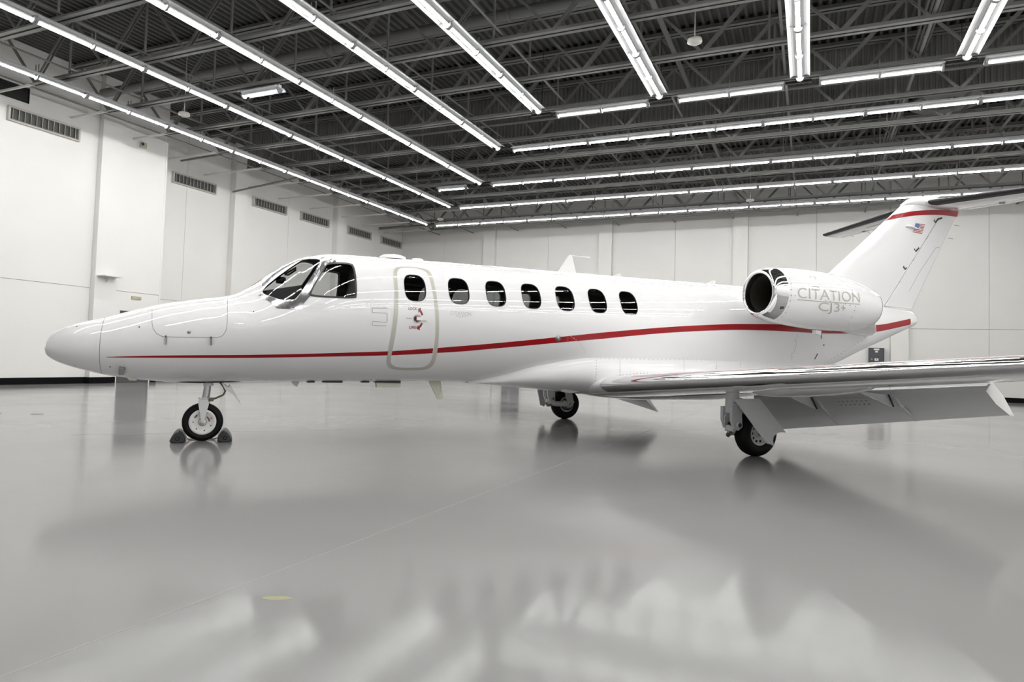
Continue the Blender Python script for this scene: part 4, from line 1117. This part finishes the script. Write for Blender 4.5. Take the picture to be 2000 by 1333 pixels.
# ---------------------------------------------------------------- engine nacelles
NZ = lambda s: 2.17 + (s - 7.36) * (2.08 - 2.17) / 2.14
NT = 1.36
NR = pchip([(7.30, .30), (7.315, .322), (7.34, .342), (7.40, .365), (7.5, .387), (7.7, .410), (8.0, .430), (8.4, .440), (8.8, .425), (9.1, .392), (9.35, .345), (9.52, .300)])
def fnac(s, t, z):
    if s < 7.30 or s > 9.52: return 9.0
    return ((t - NT) ** 2 + (z - NZ(s)) ** 2) / NR(s) ** 2 - 1
def nring(s, r, sg, n=48): return [P(s, sg * (NT + r * math.cos(2 * math.pi * k / n)), NZ(s) + r * math.sin(2 * math.pi * k / n)) for k in range(n)]
for sg in (1, -1):
    st = [7.52 + 2.0 * k / 40 for k in range(41)]
    nac = MB().loft([nring(s, NR(s), sg) for s in st], True).build('engine_nacelle', 'paint', jet)
    lip = [(7.525, NR(7.525) + .001), (7.45, .377), (7.40, .365), (7.36, .352), (7.33, .337), (7.312, .322), (7.304, .308), (7.306, .294), (7.32, .284), (7.36, .276), (7.42, .272)]
    MB().loft([nring(s, r, sg) for s, r in lip], True).build('inlet_lip', 'chrome', nac)
    MB().loft([nring(s, r, sg) for s, r in ((7.42, .272), (7.5, .27), (7.7, .275), (8.02, .285))], True).build('inlet_duct', 'duct', nac)
    MB().loft([nring(s, r, sg) for s, r in ((7.365, .2765), (7.425, .2725))], True).build('inlet_seal', 'boot', nac)
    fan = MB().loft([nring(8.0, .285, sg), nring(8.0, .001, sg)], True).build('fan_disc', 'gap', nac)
    MB().lathe([(0, .001), (.02, .02), (.12, .07), (.16, .075)], P(7.84, sg * NT, NZ(7.84)), (1, 0, 0), 20).build('spinner', 'fan', nac)
    bl = None
    for k in range(22):
        a = 2 * math.pi * k / 22; e = Vector((0, math.cos(a), math.sin(a))); w = Vector((0, -math.sin(a), math.cos(a)))
        c0 = P(7.97, sg * NT, NZ(7.97)); vs = [c0 + e * .07 + w * .006 + Vector((-.02, 0, 0)), c0 + e * .07 - w * .006 + Vector((.03, 0, 0)), c0 + e * .278 - w * .03 + Vector((.03, 0, 0)), c0 + e * .278 + w * .03 + Vector((-.03, 0, 0))]
        MB().add(vs, [(0, 1, 2, 3)]).build('fan_blade', 'fan', nac)
    MB().loft([nring(s, r, sg) for s, r in ((9.52, .300), (9.515, .28), (9.3, .27), (9.1, .26))], True).build('exhaust_nozzle', 'nozzle', nac)
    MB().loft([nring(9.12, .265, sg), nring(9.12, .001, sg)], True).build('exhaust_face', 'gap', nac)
    MB().loft([nring(s, r, sg) for s, r in ((9.508, NR(9.508) + .002), (9.524, .3005))], True).build('nozzle_rim', 'nozzle', nac)
    # pylon
    R = []
    for t, s0, s1, zc, th in ((.30, 7.75, 10.80, 1.69, .09), (.55, 7.75, 10.68, 1.71, .09), (.8, 7.8, 10.46, 1.755, .09), (1.0, 7.85, 10.2, 1.83, .09), (1.25, 7.95, 9.85, 1.95, .09)):
        rg = []
        for k in range(24):
            a = 2 * math.pi * k / 24; x = .5 - .5 * math.cos(a); y = math.sin(a) * (abs(math.sin(a)) ** .2) * (1 - .55 * x)
            rg.append(P(s0 + (s1 - s0) * x, sg * t, zc + th * y + .28 * (1 - x)))
        R.append(rg)
    MB().loft(R, True, True, True).build('pylon', 'paint', nac)
    # drain mast under the nacelle
    MB().prism([(8.42, -.02), (8.54, -.02), (8.53, -.085), (8.43, -.075)], lambda a, b, d: P(a, sg * (NT + d), NZ(a) - .43 + b), -.035, .035).build('drain_mast', 'paint', nac)
    if sg == 1:
        near_nac = nac
def nbox(px0, px1, h, lift=.003, lean=0.0):
    a, b = hit(*px0, fnac), hit(*px1, fnac)
    def ang(h_): return math.asin(max(-1, min(1, (h_[2] - NZ(h_[0])) / NR(h_[0]))))
    a0, a1 = ang(a), ang(b)
    def fn(u, v):
        s = a[0] + (b[0] - a[0]) * u - lean * h * v; ph = a0 + (a1 - a0) * u + h * v / NR(s); r = NR(s) + lift
        return P(s, NT + r * math.cos(ph), NZ(s) + r * math.sin(ph))
    return fn
fn_ = nbox((1557.5, 582), (1679.5, 591.5), .15)
letters('engine_lettering', 'CITATION', fn_, 'letter', near_nac, -.006)
fu = nbox((1557.5, 586.2), (1679.5, 595.5), .012)
MB().loft([[fu(k / 30, 0), fu(k / 30, 1)] for k in range(31)], False).build('lettering_underline', 'letter', near_nac)
letters('engine_lettering', 'CJ3', nbox((1597, 612), (1638, 614.5), .165, .003, .30), 'letter', near_nac, -.004)
letters('engine_lettering', '+', nbox((1642, 606.5), (1651, 607.2), .08, .003, .3), 'letter', near_nac, -.004)
dots([(1541.5, 544), (1545, 556), (1545.3, 577), (1543, 590), (1539, 602), (1533, 613.5), (1525, 623), (1516, 628.5), (1507, 631)], 10, .007, near_nac, fnac)
dots([(1545, 577), (1562, 579), (1593, 584), (1632, 591), (1650, 594), (1671, 599)], 14, .007, near_nac, fnac)
dots([(1665, 567), (1671, 593), (1668, 611), (1663, 622), (1657, 633)], 6, .007, near_nac, fnac)
seam('nacelle_seam', pxline([(1544, 542), (1546, 560), (1546, 580), (1541, 600), (1530, 617), (1512, 630)], 5, fnac), .004, 'cream', near_nac, .001, fnac)
for dx in (-2.5, 0, 2.5):
    seam('nacelle_grille', pxline([(1526 + dx, 604.5), (1528.5 + dx, 599)], 2, fnac), .012, 'screw', near_nac, .002, fnac)
for dx in (0, 10): seam('nacelle_slot', pxline([(1580 + dx, 538 + dx * .28), (1584 + dx, 543 + dx * .28)], 2, fnac), .01, 'seam', near_nac, .002, fnac)
seam('nacelle_slot', pxline([(1586, 559.5), (1600, 561.5)], 3, fnac), .008, 'seam', near_nac, .002, fnac)

# ---------------------------------------------------------------- vertical fin and T-tail
FLE = [(9.0, 2.25), (9.6, 2.42), (10.0, 2.66), (10.147, 2.771), (12.182, 4.353)]     # leading edge
FTE0, FTE1 = (12.425, 2.307), (13.788, 4.398)
HB, HT = (11.568, 2.287), (13.125, 4.147)            # rudder hinge line
def fin_le(z): return pchip([(b, a) for a, b in FLE])(z) if z < 4.353 else 12.182 + (z - 4.353) * 1.35
def fin_te(z): return FTE0[0] + (z - FTE0[1]) * (FTE1[0] - FTE0[0]) / (FTE1[1] - FTE0[1])
def fin_hg(z): return HB[0] + (z - HB[1]) * (HT[0] - HB[0]) / (HT[1] - HB[1])
def fin_th(z): return .115 - .045 * (z - 2.3) / 2.1                                    # half thickness
def fin_w(s, z):
    l, e = fin_le(z), fin_te(z); x = min(1, max(0, (s - l) / (e - l)))
    return fin_th(z) * 2.0 * (1.4845 * math.sqrt(x) - .63 * x - 1.758 * x * x + 1.4215 * x ** 3 - .518 * x ** 4) / 1.0 * 1.0 + .002
def fin_strip(name, z0, z1, sa, sb, material, parent, lift=0.0, n=14, rows=10, both=True):
    for sd in ((1, -1) if both else (1,)):
        R = []
        for k in range(rows + 1):
            z = z0 + (z1 - z0) * k / rows; a, b = sa(z), sb(z)
            R.append([P(s, sd * (fin_w(s, z) + lift), z) for s in (a + (b - a) * (1 - math.cos(math.pi * i / n / 1)) / 2 if material == 'paint' else a + (b - a) * i / n for i in range(n + 1))])
        o = MB().loft(R, False).build(name, material, parent)
    return o
def fin_body(z0, z1, sa, sb, rows=22, n=18):
    m = MB(); R = []
    for k in range(rows + 1):
        z = z0 + (z1 - z0) * k / rows; a, b = sa(z), sb(z)
        xs = [a + (b - a) * (1 - math.cos(math.pi * i / n)) / 2 for i in range(n + 1)]
        R.append([P(s, fin_w(s, z), z) for s in xs] + [P(s, -fin_w(s, z), z) for s in reversed(xs)])
    return m.loft(R, True, True, True)
fin = fin_body(2.26, 4.36, fin_le, lambda z: min(fin_hg(z) - .006, fin_te(z) - .2) if z < 4.15 else fin_te(z)).build('vertical_fin', 'paint', jet)
rud = fin_body(2.315, 4.15, lambda z: fin_hg(z) + .006, fin_te, 16, 8).build('rudder', 'paint', fin)
fin_body(2.32, 4.16, lambda z: fin_hg(z) - .02, lambda z: fin_hg(z) + .02, 4, 2).build('rudder_gap', 'seam', fin)
# top cap that carries the tailplane
R = []
for k in range(16):
    u = k / 15; s = 12.15 + 1.66 * u
    top = pchip([(0, 4.34), (.13, 4.475), (.33, 4.545), (.6, 4.58), (.85, 4.53), (1, 4.44)])(u); bot = 4.30 + .08 * u
    w = .03 + .105 * math.sin(math.pi * min(1, .05 + .9 * u)) ** .7
    R.append([P(s, w * math.cos(a), (top + bot) / 2 + (top - bot) / 2 * math.sin(a)) for a in [2 * math.pi * i / 20 for i in range(20)]])
MB().loft(R, True, True, True).build('fin_cap', 'paint', fin)
# red band
lowc = pchip([(11.62, 3.942), (12.3, 4.10), (12.692, 4.165), (13.2, 4.225), (13.75, 4.26)]); upc = pchip([(11.80, 4.065), (12.3, 4.19), (12.692, 4.258), (13.2, 4.325), (13.79, 4.378)])
for sd in (1, -1):
    R = []
    for k in range(31):
        u = k / 30; a = 11.625 + (13.742 - 11.625) * u; b = 11.802 + (13.785 - 11.802) * u
        za, zb_ = lowc(a), upc(b); rg = []
        for q in range(5):
            s = a + (b - a) * q / 4; z = za + (zb_ - za) * q / 4; s = max(s, fin_le(z) + .0005); rg.append(P(s, sd * (fin_w(s, z) + .003), z))
        R.append(rg)
    MB().loft(R, False).build('fin_red_band', 'red', fin)
# seams, trim tab, static bleeds on the near side
def fpx(x, y): return ac(x, y, .07)
def fin_line(name, px, w, material, parent, lift=.0025):
    pts = [fpx(x, y) for x, y in dense(px, 8)]; m = MB(); vs = []
    for i, (s, z) in enumerate(pts):
        a, b = pts[max(0, i - 1)], pts[min(len(pts) - 1, i + 1)]; d = Vector((b[0] - a[0], b[1] - a[1])).normalized(); nn = Vector((-d.y, d.x)) * w / 2
        for k in (-1, 1): vs.append(P(s + k * nn.x, fin_w(s, z) + lift, z + k * nn.y))
    n = len(pts); m.add(vs, [(2 * i, 2 * i + 1, 2 * i + 3, 2 * i + 2) for i in range(n - 1)])
    return m.build(name, material, parent)
fin_line('trim_tab_seam', [(1779, 569), (1800, 530), (1832.5, 483.5), (1841, 483.5)], .007, 'seam', rud)
for px in ([(1786, 486), (1789, 491.5), (1796, 484)], [(1764, 520.5), (1768, 526), (1771, 523)], [(1825, 429.5), (1828.5, 434.5), (1834, 428), (1843, 425.5)]):
    fin_line('rudder_hinge', px, .035, 'screw', rud)
fin_line('access_outline', [(1786, 458.5), (1789, 464), (1786, 472), (1780, 477.5), (1776, 475), (1776, 468), (1780, 460), (1786, 458.5)], .005, 'cream', fin)
for k in range(9): 
    s, z = fpx(1778 + 4.6 * k, 397.5 + 1.9 * k); MB().lathe([(0, .007), (.002, .006), (.0025, .0001)], P(s, fin_w(s, z), z), (0, -1, 0), 6).build('fastener', 'screw', fin)
for x, y in ((1867, 440.5), (1855, 466)):
    s, z = ac(x, y, 0); MB().bar(P(s - .05, 0, z), P(s + .1, 0, z), .006, .006).build('static_wick', 'screw', rud)
s, z = ac(1779, 628, 0); MB().bar(P(s, 0, z), P(s + .06, 0, z), .006, .006).build('static_wick', 'screw', jet).name = 'tail_static_wick'
# logo light pod on the fin side
s, z = fpx(1778, 444.5); w_ = fin_w(s, z)
MB().loft([[P(s - .16 + .42 * u, w_ + .005 + r * math.cos(a), z + .012 * math.sin(6 * u) + r * .7 * math.sin(a)) for a in [2 * math.pi * i / 12 for i in range(12)]] for u, r in ((0, .005), (.08, .03), (.25, .042), (.5, .04), (.75, .025), (1, .006))], True, True, True).build('fin_light_pod', 'gear', fin)
# flag: seven red stripes and a blue canton on a white ground
QA, QB, QC, QD = fpx(1787.2, 436.2), fpx(1807, 439), fpx(1801, 457), fpx(1781.5, 454)      # corners: top-left, top-right, bottom-right, bottom-left
def fq(u, v, lift):
    a = Vector(QA) + (Vector(QB) - Vector(QA)) * u; b = Vector(QD) + (Vector(QC) - Vector(QD)) * u; p = a + (b - a) * v
    return P(p.x, fin_w(p.x, p.y) + lift, p.y)
fl_ = MB().add([fq(0, 0, .0025), fq(1, 0, .0025), fq(1, 1, .0025), fq(0, 1, .0025)], [(0, 1, 2, 3)]).build('flag', 'paint', fin)
for k in range(7):
    v0, v1 = 2 * k / 13, (2 * k + 1) / 13; u0 = .45 if k < 4 else 0
    MB().add([fq(u0, v0, .0035), fq(1, v0, .0035), fq(1, v1, .0035), fq(u0, v1, .0035)], [(0, 1, 2, 3)]).build('flag_stripe', 'red', fl_)
MB().add([fq(0, 0, .004), fq(.45, 0, .004), fq(.45, 7 / 13, .004), fq(0, 7 / 13, .004)], [(0, 1, 2, 3)]).build('flag_canton', 'blue', fl_)
for r_ in range(4):
    for c_ in range(5):
        u, v = .045 + .085 * c_ + (.04 if r_ % 2 else 0), .07 + .125 * r_; e = .012
        if u < .43: MB().add([fq(u - e, v, .0045), fq(u, v - e * 1.5, .0045), fq(u + e, v, .0045), fq(u, v + e * 1.5, .0045)], [(0, 1, 2, 3)]).build('flag_star', 'paint', fl_)
# tailplane halves
ZH = 4.405
def hp(t, x, up, sg):
    l = 12.60 + .285 * t; c = 1.33 - .195 * t; y = 5 * .115 * (.2969 * math.sqrt(x) - .126 * x - .3516 * x * x + .2843 * x ** 3 - .1036 * x ** 4) * c
    return P(l + c * x, sg * t, ZH + (y if up else -y) - .012 * t)
for sg in (1, -1):
    XH = [.12, .16, .2, .28, .4, .55, .7]; XB = [0, .003, .01, .03, .07, .12]; XE = [.71, .8, .9, 1.0]
    TT = [.04, .5, 1.2, 2.0, 2.8, 3.12]
    hs = MB().loft([[hp(t, x, True, sg) for x in XH] + [hp(t, x, False, sg) for x in reversed(XH)] for t in TT], True, True, True).build('horizontal_stabilizer', 'paint', jet)
    TB = [.16, .22] + TT[1:]
    def xb(t, x): return x * (1 if t > .2 else .35)
    MB().loft([[hp(t, xb(t, x) * 1.0, True, sg) + Vector((0, 0, .003)) for x in reversed(XB)] + [hp(t, xb(t, x), False, sg) - Vector((0, 0, .003)) for x in XB[1:]] for t in TB], False).build('deice_boot', 'boot', hs)
    el = MB().loft([[hp(t, x, True, sg) for x in XE] + [hp(t, x, False, sg) for x in reversed(XE)] for t in [.14] + TT[1:]], True, True, True).build('elevator', 'paint', hs)
    MB().loft([[hp(.04, x, True, sg) for x in XB + XH[1:]] + [hp(.04, x, False, sg) for x in reversed(XB + XH[1:])], [hp(.16, x, True, sg) for x in XB + XH[1:]] + [hp(.16, x, False, sg) for x in reversed(XB + XH[1:])]], True).build('stabilizer_root', 'paint', hs)
    for t in (.9, 1.6, 2.3): MB().bar(hp(t, .66, False, sg) - Vector((0, 0, .004)), hp(t, .78, False, sg) - Vector((0, 0, .004)), .03, .02).build('elevator_hinge', 'seam', hs)
    for t in (1.9, 2.4, 2.9): MB().bar(hp(t, 1.0, True, sg), hp(t, 1.12, True, sg), .006, .006).build('static_wick', 'screw', el)
    MB().loft([[hp(3.12, x, True, sg) for x in XB + XH[1:] + XE] + [hp(3.12, x, False, sg) for x in reversed(XB + XH[1:] + XE)]] + [[Vector((p.x + .06 * q, -sg * (3.12 + .05 * q), ZH - .0375 + (p.z - ZH + .0375) * (1 - .8 * q))) for p in [hp(3.12, x, True, sg) for x in XB + XH[1:] + XE] + [hp(3.12, x, False, sg) for x in reversed(XB + XH[1:] + XE)]] for q in (.5, 1)], True, False, True).build('stabilizer_tip', 'paint', hs)
# ---------------------------------------------------------------- wheels and landing gear
def tyre_mb(r, w, rim, c, sg=1):
    h = w / 2
    prof = [(-h * .72, rim), (-h * .92, rim + .012), (-h, rim + (r - rim) * .45), (-h * .9, r - .028), (-h * .62, r - .008), (-h * .3, r - .001), (h * .0, r), (h * .3, r - .001), (h * .62, r - .008), (h * .9, r - .028), (h, rim + (r - rim) * .45), (h * .92, rim + .012), (h * .72, rim)]
    return MB().lathe(prof, c, (0, 1, 0), 48)
def wheel(parent, c, r, w, rim, holes, hub_mat='hub', style='main'):
    m = tyre_mb(r, w, rim, c)
    ty = m.build('tyre', 'tyre', parent)
    for v in ty.data.vertices:                     # slight flat where it carries the jet
        if v.co.z < .006: v.co.z = .0
    h = w / 2
    prof = [(-h * .75, rim + .004), (-h * .78, rim - .012), (-h * .5, rim - .03), (-h * .45, .055), (-h * .75, .05), (-h * .8, .03), (-h * .8, .0001)]
    hb = MB().lathe(prof, c, (0, 1, 0), 40).lathe([(-a, b) for a, b in prof], c, (0, 1, 0), 40).build('wheel_hub', hub_mat, parent)
    return ty, hb
cN = P(0, 0, .229)
ng = MB().tube([P(.02, 0, .47), P(.045, 0, .80)], .043, 20).build('nose_gear_leg', 'strut', jet)
wheel(ng, cN, .229, .115, .150, 5)
MB().lathe([(-.062, .152), (-.066, .148), (-.0665, .12), (-.055, .112), (-.052, .05)], cN, (0, 1, 0), 40).build('hub_rim', 'hub', ng)
hubc = cN + Vector((0, -.060, 0))
for k in range(7):
    a = 2 * math.pi * k / 7 + .45
    MB().lathe([(0, .008), (.006, .007), (.006, .0001)], cN + Vector((.103 * math.cos(a), -.053, .103 * math.sin(a))), (0, -1, 0), 8).build('hub_bolt', 'screw', ng)
def hub_arc(name, a0, a1, r, w, material):
    R = []
    for k in range(13):
        a = math.radians(a0 + (a1 - a0) * k / 12); R.append([cN + Vector((q * math.cos(a), -.0565, q * math.sin(a))) for q in (r - w / 2, r + w / 2)])
    MB().loft(R, False).build(name, material, ng)
hub_arc('hub_label', 5, 55, .075, .018, 'maroon'); hub_arc('hub_label', 150, 130, .1, .02, 'hose'); hub_arc('hub_slot', 175, 265, .08, .014, 'flap')
MB().lathe([(.0, .036), (.02, .034), (.02, .022), (.03, .02), (.03, .0001)], cN + Vector((0, -.062, 0)), (0, -1, 0), 18).build('axle_nut', 'gear', ng)
for sg in (1, -1):                                 # fork blades
    fk = [(-.055, .475), (.062, .475), (.058, .43), (.012, .235), (-.012, .235), (-.052, .43)]
    MB().prism(fk, lambda a, b, d: P(a + (.0), sg * (.088 + d), b), -.010, .010).build('fork', 'gear', ng)
MB().cbox(P(.004, 0, .478), .10, .20, .045).build('fork_crown', 'gear', ng)
MB().tube([P(.015, 0, .46), P(.03, 0, .52)], .055, 16).build('strut_collar', 'gear', ng)
MB().tube([P(-.06, .05, .525), P(-.02, .05, .495), P(.03, .06, .485)], .009, 8).build('tow_pin', 'gear', ng)
MB().lathe([(0, .012), (.03, .012)], P(-.055, .05, .485), (0, -1, 0), 8).build('grease_cap', 'yellow', ng)
MB().tube([P(.16, .06, .74), P(.17, .07, .71), P(.21, .08, .66), P(.235, .08, .60), P(.21, .08, .555), P(.13, .07, .515), P(.05, .06, .49)], .012, 10).build('hydraulic_hose', 'hose', ng)
MB().cbox(P(.16, .06, .73), .05, .04, .03).build('hose_fitting', 'screw', ng)
MB().cbox(P(.085, .07, .50), .05, .03, .045).build('hose_clamp', 'hose', ng)
MB().tube([P(.045, 0, .66), P(.03, 0, .80)], .058, 18).build('strut_housing', 'gear', ng)
# gear-well doors of the nose leg
a = [ac(x, y, .16) for x, y in ((433, 748), (445, 757), (449, 752.5), (453, 760), (471, 791), (469, 790), (455, 771), (440, 762))]
MB().prism(a, lambda u, v, d: P(u, .16 + d, v), -.008, .008).build('nose_gear_door', 'gear', ng)
MB().prism(a, lambda u, v, d: P(u, -.16 + d, v), -.008, .008).build('nose_gear_door', 'gear', ng)
m = MB(); ow_ = [P(.05 + .36 * math.cos(q) , .13 * math.sin(q), ZB(.05 + .36 * math.cos(q)) - .004) for q in [2 * math.pi * i / 28 for i in range(28)]]
m.add(ow_, [tuple(range(28))]); m.build('nose_wheel_well', 'seam', ng)

def main_gear(sg):
    T0 = 2.52
    def Q(s, t, z): return P(s, sg * (T0 + t), z)
    leg = MB().tube([Q(5.90, -.02, .93), Q(5.885, -.02, .76)], .085, 20).build('main_gear_leg', 'gear', jet)
    MB().tube([Q(5.885, -.02, .77), Q(5.875, -.02, .60), Q(5.865, -.02, .52)], [.078, .078, .07], 20).build('upper_leg', 'gear', leg)
    MB().tube([Q(5.887, -.02, .655), Q(5.886, -.02, .645)], .082, 20).build('leg_band', 'nozzle', leg)
    c = Q(6.23, 0, .28)
    wheel(leg, c, .28, .20, .145, 10)
    for k in range(10):
        a = 2 * math.pi * k / 10
        for q in (1, -1):
            MB().lathe([(0, .016), (.004, .016), (.004, .0001)], c + Vector((.098 * math.cos(a), q * .050 - 0, .098 * math.sin(a))), (0, q, 0), 10).build('hub_hole', 'screw', leg)
    for q in (1, -1): MB().lathe([(.074, .148), (.082, .144), (.082, .128), (.06, .122)], c, (0, q, 0), 40).build('hub_rim', 'hub', leg)
    # forked clevis and trailing link
    for dt in (-.11, .055):
        MB().prism([(5.80, .60), (5.94, .60), (5.955, .42), (5.95, .36), (5.90, .32), (5.84, .34), (5.80, .44)], lambda u, v, d: Q(u, dt + d, v), -.022, .022).build('clevis', 'gear', leg)
    MB().lathe([(-.16, .026), (.10, .026), (.10, .0001)], Q(5.90, 0, .385), (0, -sg, 0), 14).build('pivot_bolt', 'screw', leg)
    MB().lathe([(-.155, .045), (-.155, .03)], Q(5.90, 0, .385), (0, -sg, 0), 14).lathe([(.088, .045), (.10, .04), (.1, .028)], Q(5.90, 0, .385), (0, -sg, 0), 14).build('pivot_collar', 'gear', leg)
    lk = MB().tube([Q(5.88, -.03, .33), Q(5.98, -.12, .29), Q(6.23, -.13, .28)], [.06, .05, .045], 14).build('trailing_link', 'gear', leg)
    MB().tube([Q(5.865, -.045, .30), Q(5.885, -.035, .285)], .068, 16).build('link_band', 'hose', leg)
    MB().tube([Q(5.86, -.03, .30), Q(5.88, -.03, .36)], .062, 16).build('link_knuckle', 'gear', leg)
    MB().lathe([(-.16, .03), (.02, .03)], c, (0, sg, 0), 14).build('axle', 'strut', leg)
    MB().lathe([(.085, .115), (.13, .115), (.13, .05)], c, (0, sg, 0), 28).build('brake_disc', 'nozzle', leg)
    for k in range(3):
        a = .6 + 1.1 * k; MB().cbox(c + Vector((.09 * math.cos(a), sg * .13, .09 * math.sin(a))), .07, .06, .07, Matrix.Rotation(-a, 3, 'Y')).build('brake_calliper', 'gear', leg)
    MB().tube([Q(5.97, -.03, .66), Q(6.02, -.05, .60), Q(6.0, -.05, .50), Q(6.05, -.1, .43)], .012, 8).build('brake_hose', 'black', leg)
    MB().tube([Q(5.82, -.04, .52), Q(5.79, -.05, .47), Q(5.80, -.05, .40)], .008, 8).build('sensor_cable', 'gear', leg)
    MB().prism([(6.10, .62), (6.26, .62), (6.33, .30), (6.20, .30)], lambda u, v, d: Q(u, -.17 + d, v), -.012, .012).build('link_shield', 'cream', leg)
    # outer gear door with its wheel cut-out
    d_ = []                                        # splayed outwards: outline read on its own slanted plane
    for x, y in ((1434, 780), (1483, 779), (1534, 845.5), (1523, 844.5), (1516, 847), (1510, 853), (1508.5, 861), (1510.5, 871.5), (1504, 868), (1498, 867)):
        v = .5
        for _ in range(12): t_ = .20 + (.74 - v) * .55; s_, v = ac(x, y, T0 + t_)
        d_.append((s_, v))
    dr_ = MB().prism(d_, lambda u, v, d: Q(u + d * .0, .20 + (.74 - v) * .55 + d, v), -.010, .010).build('main_gear_door', 'gear', leg)
    MB().tube([Q(5.95, .0, .70), Q(5.95, .26, .66)], .018, 10).build('door_link', 'gear', leg)
    # inner well door
    i_ = [(5.62, .74), (5.80, .74), (5.72, .52), (5.57, .44)] if sg == 1 else [(5.62, .74), (5.80, .74), (5.72, .52), (5.57, .44)]
    return leg
main_gear(1); main_gear(-1)

# ================================================================== wheel chocks
def chock(s, flip, label):
    t = empty('wheel_chock', NW + JU * s, math.pi / 2 - TH); tag(t, label, 'chock', 'chocks at the nose wheel')
    tri = rounded([(-.088, .03), (-.066, 0), (.066, 0), (.088, .03), (.026, .132), (-.026, .132)], 1)
    m = MB(); n = len(tri); R = []
    for d, k in ((-.21, .86), (-.19, 1.0), (.19, 1.0), (.21, .86)):
        R.append([Vector((p.x * k, d, .052 + (p.y - .052) * k)) for p in tri])
    lo = min(v.z for r in R for v in r); R = [[v - Vector((0, 0, lo)) for v in r] for r in R]
    m.loft(R, True, True, True).build('chock_body', 'chock', t, sharp=40)
    for q in (1, -1): MB().lathe([(.196, .026), (.2135, .024), (.2135, .016), (.205, .014), (.205, .0001)], (0, 0, .052), (0, q, 0), 16).build('rope_hole', 'gap', t)
chock(-.255, 1, 'black rubber chock in front of the nose wheel')
chock(.255, -1, 'black rubber chock behind the nose wheel')
rp = MB().tube([P(-.165, .02, .03), P(-.14, -.09, .009), P(0, -.14, .009), P(.14, -.09, .009), P(.165, .02, .03)], .008, 8).build('chock_rope', 'rope')
rp.location = NW; rp.rotation_euler = (0, 0, math.pi / 2 - TH); tag(rp, 'thin rope lying between the two nose wheel chocks', 'rope')
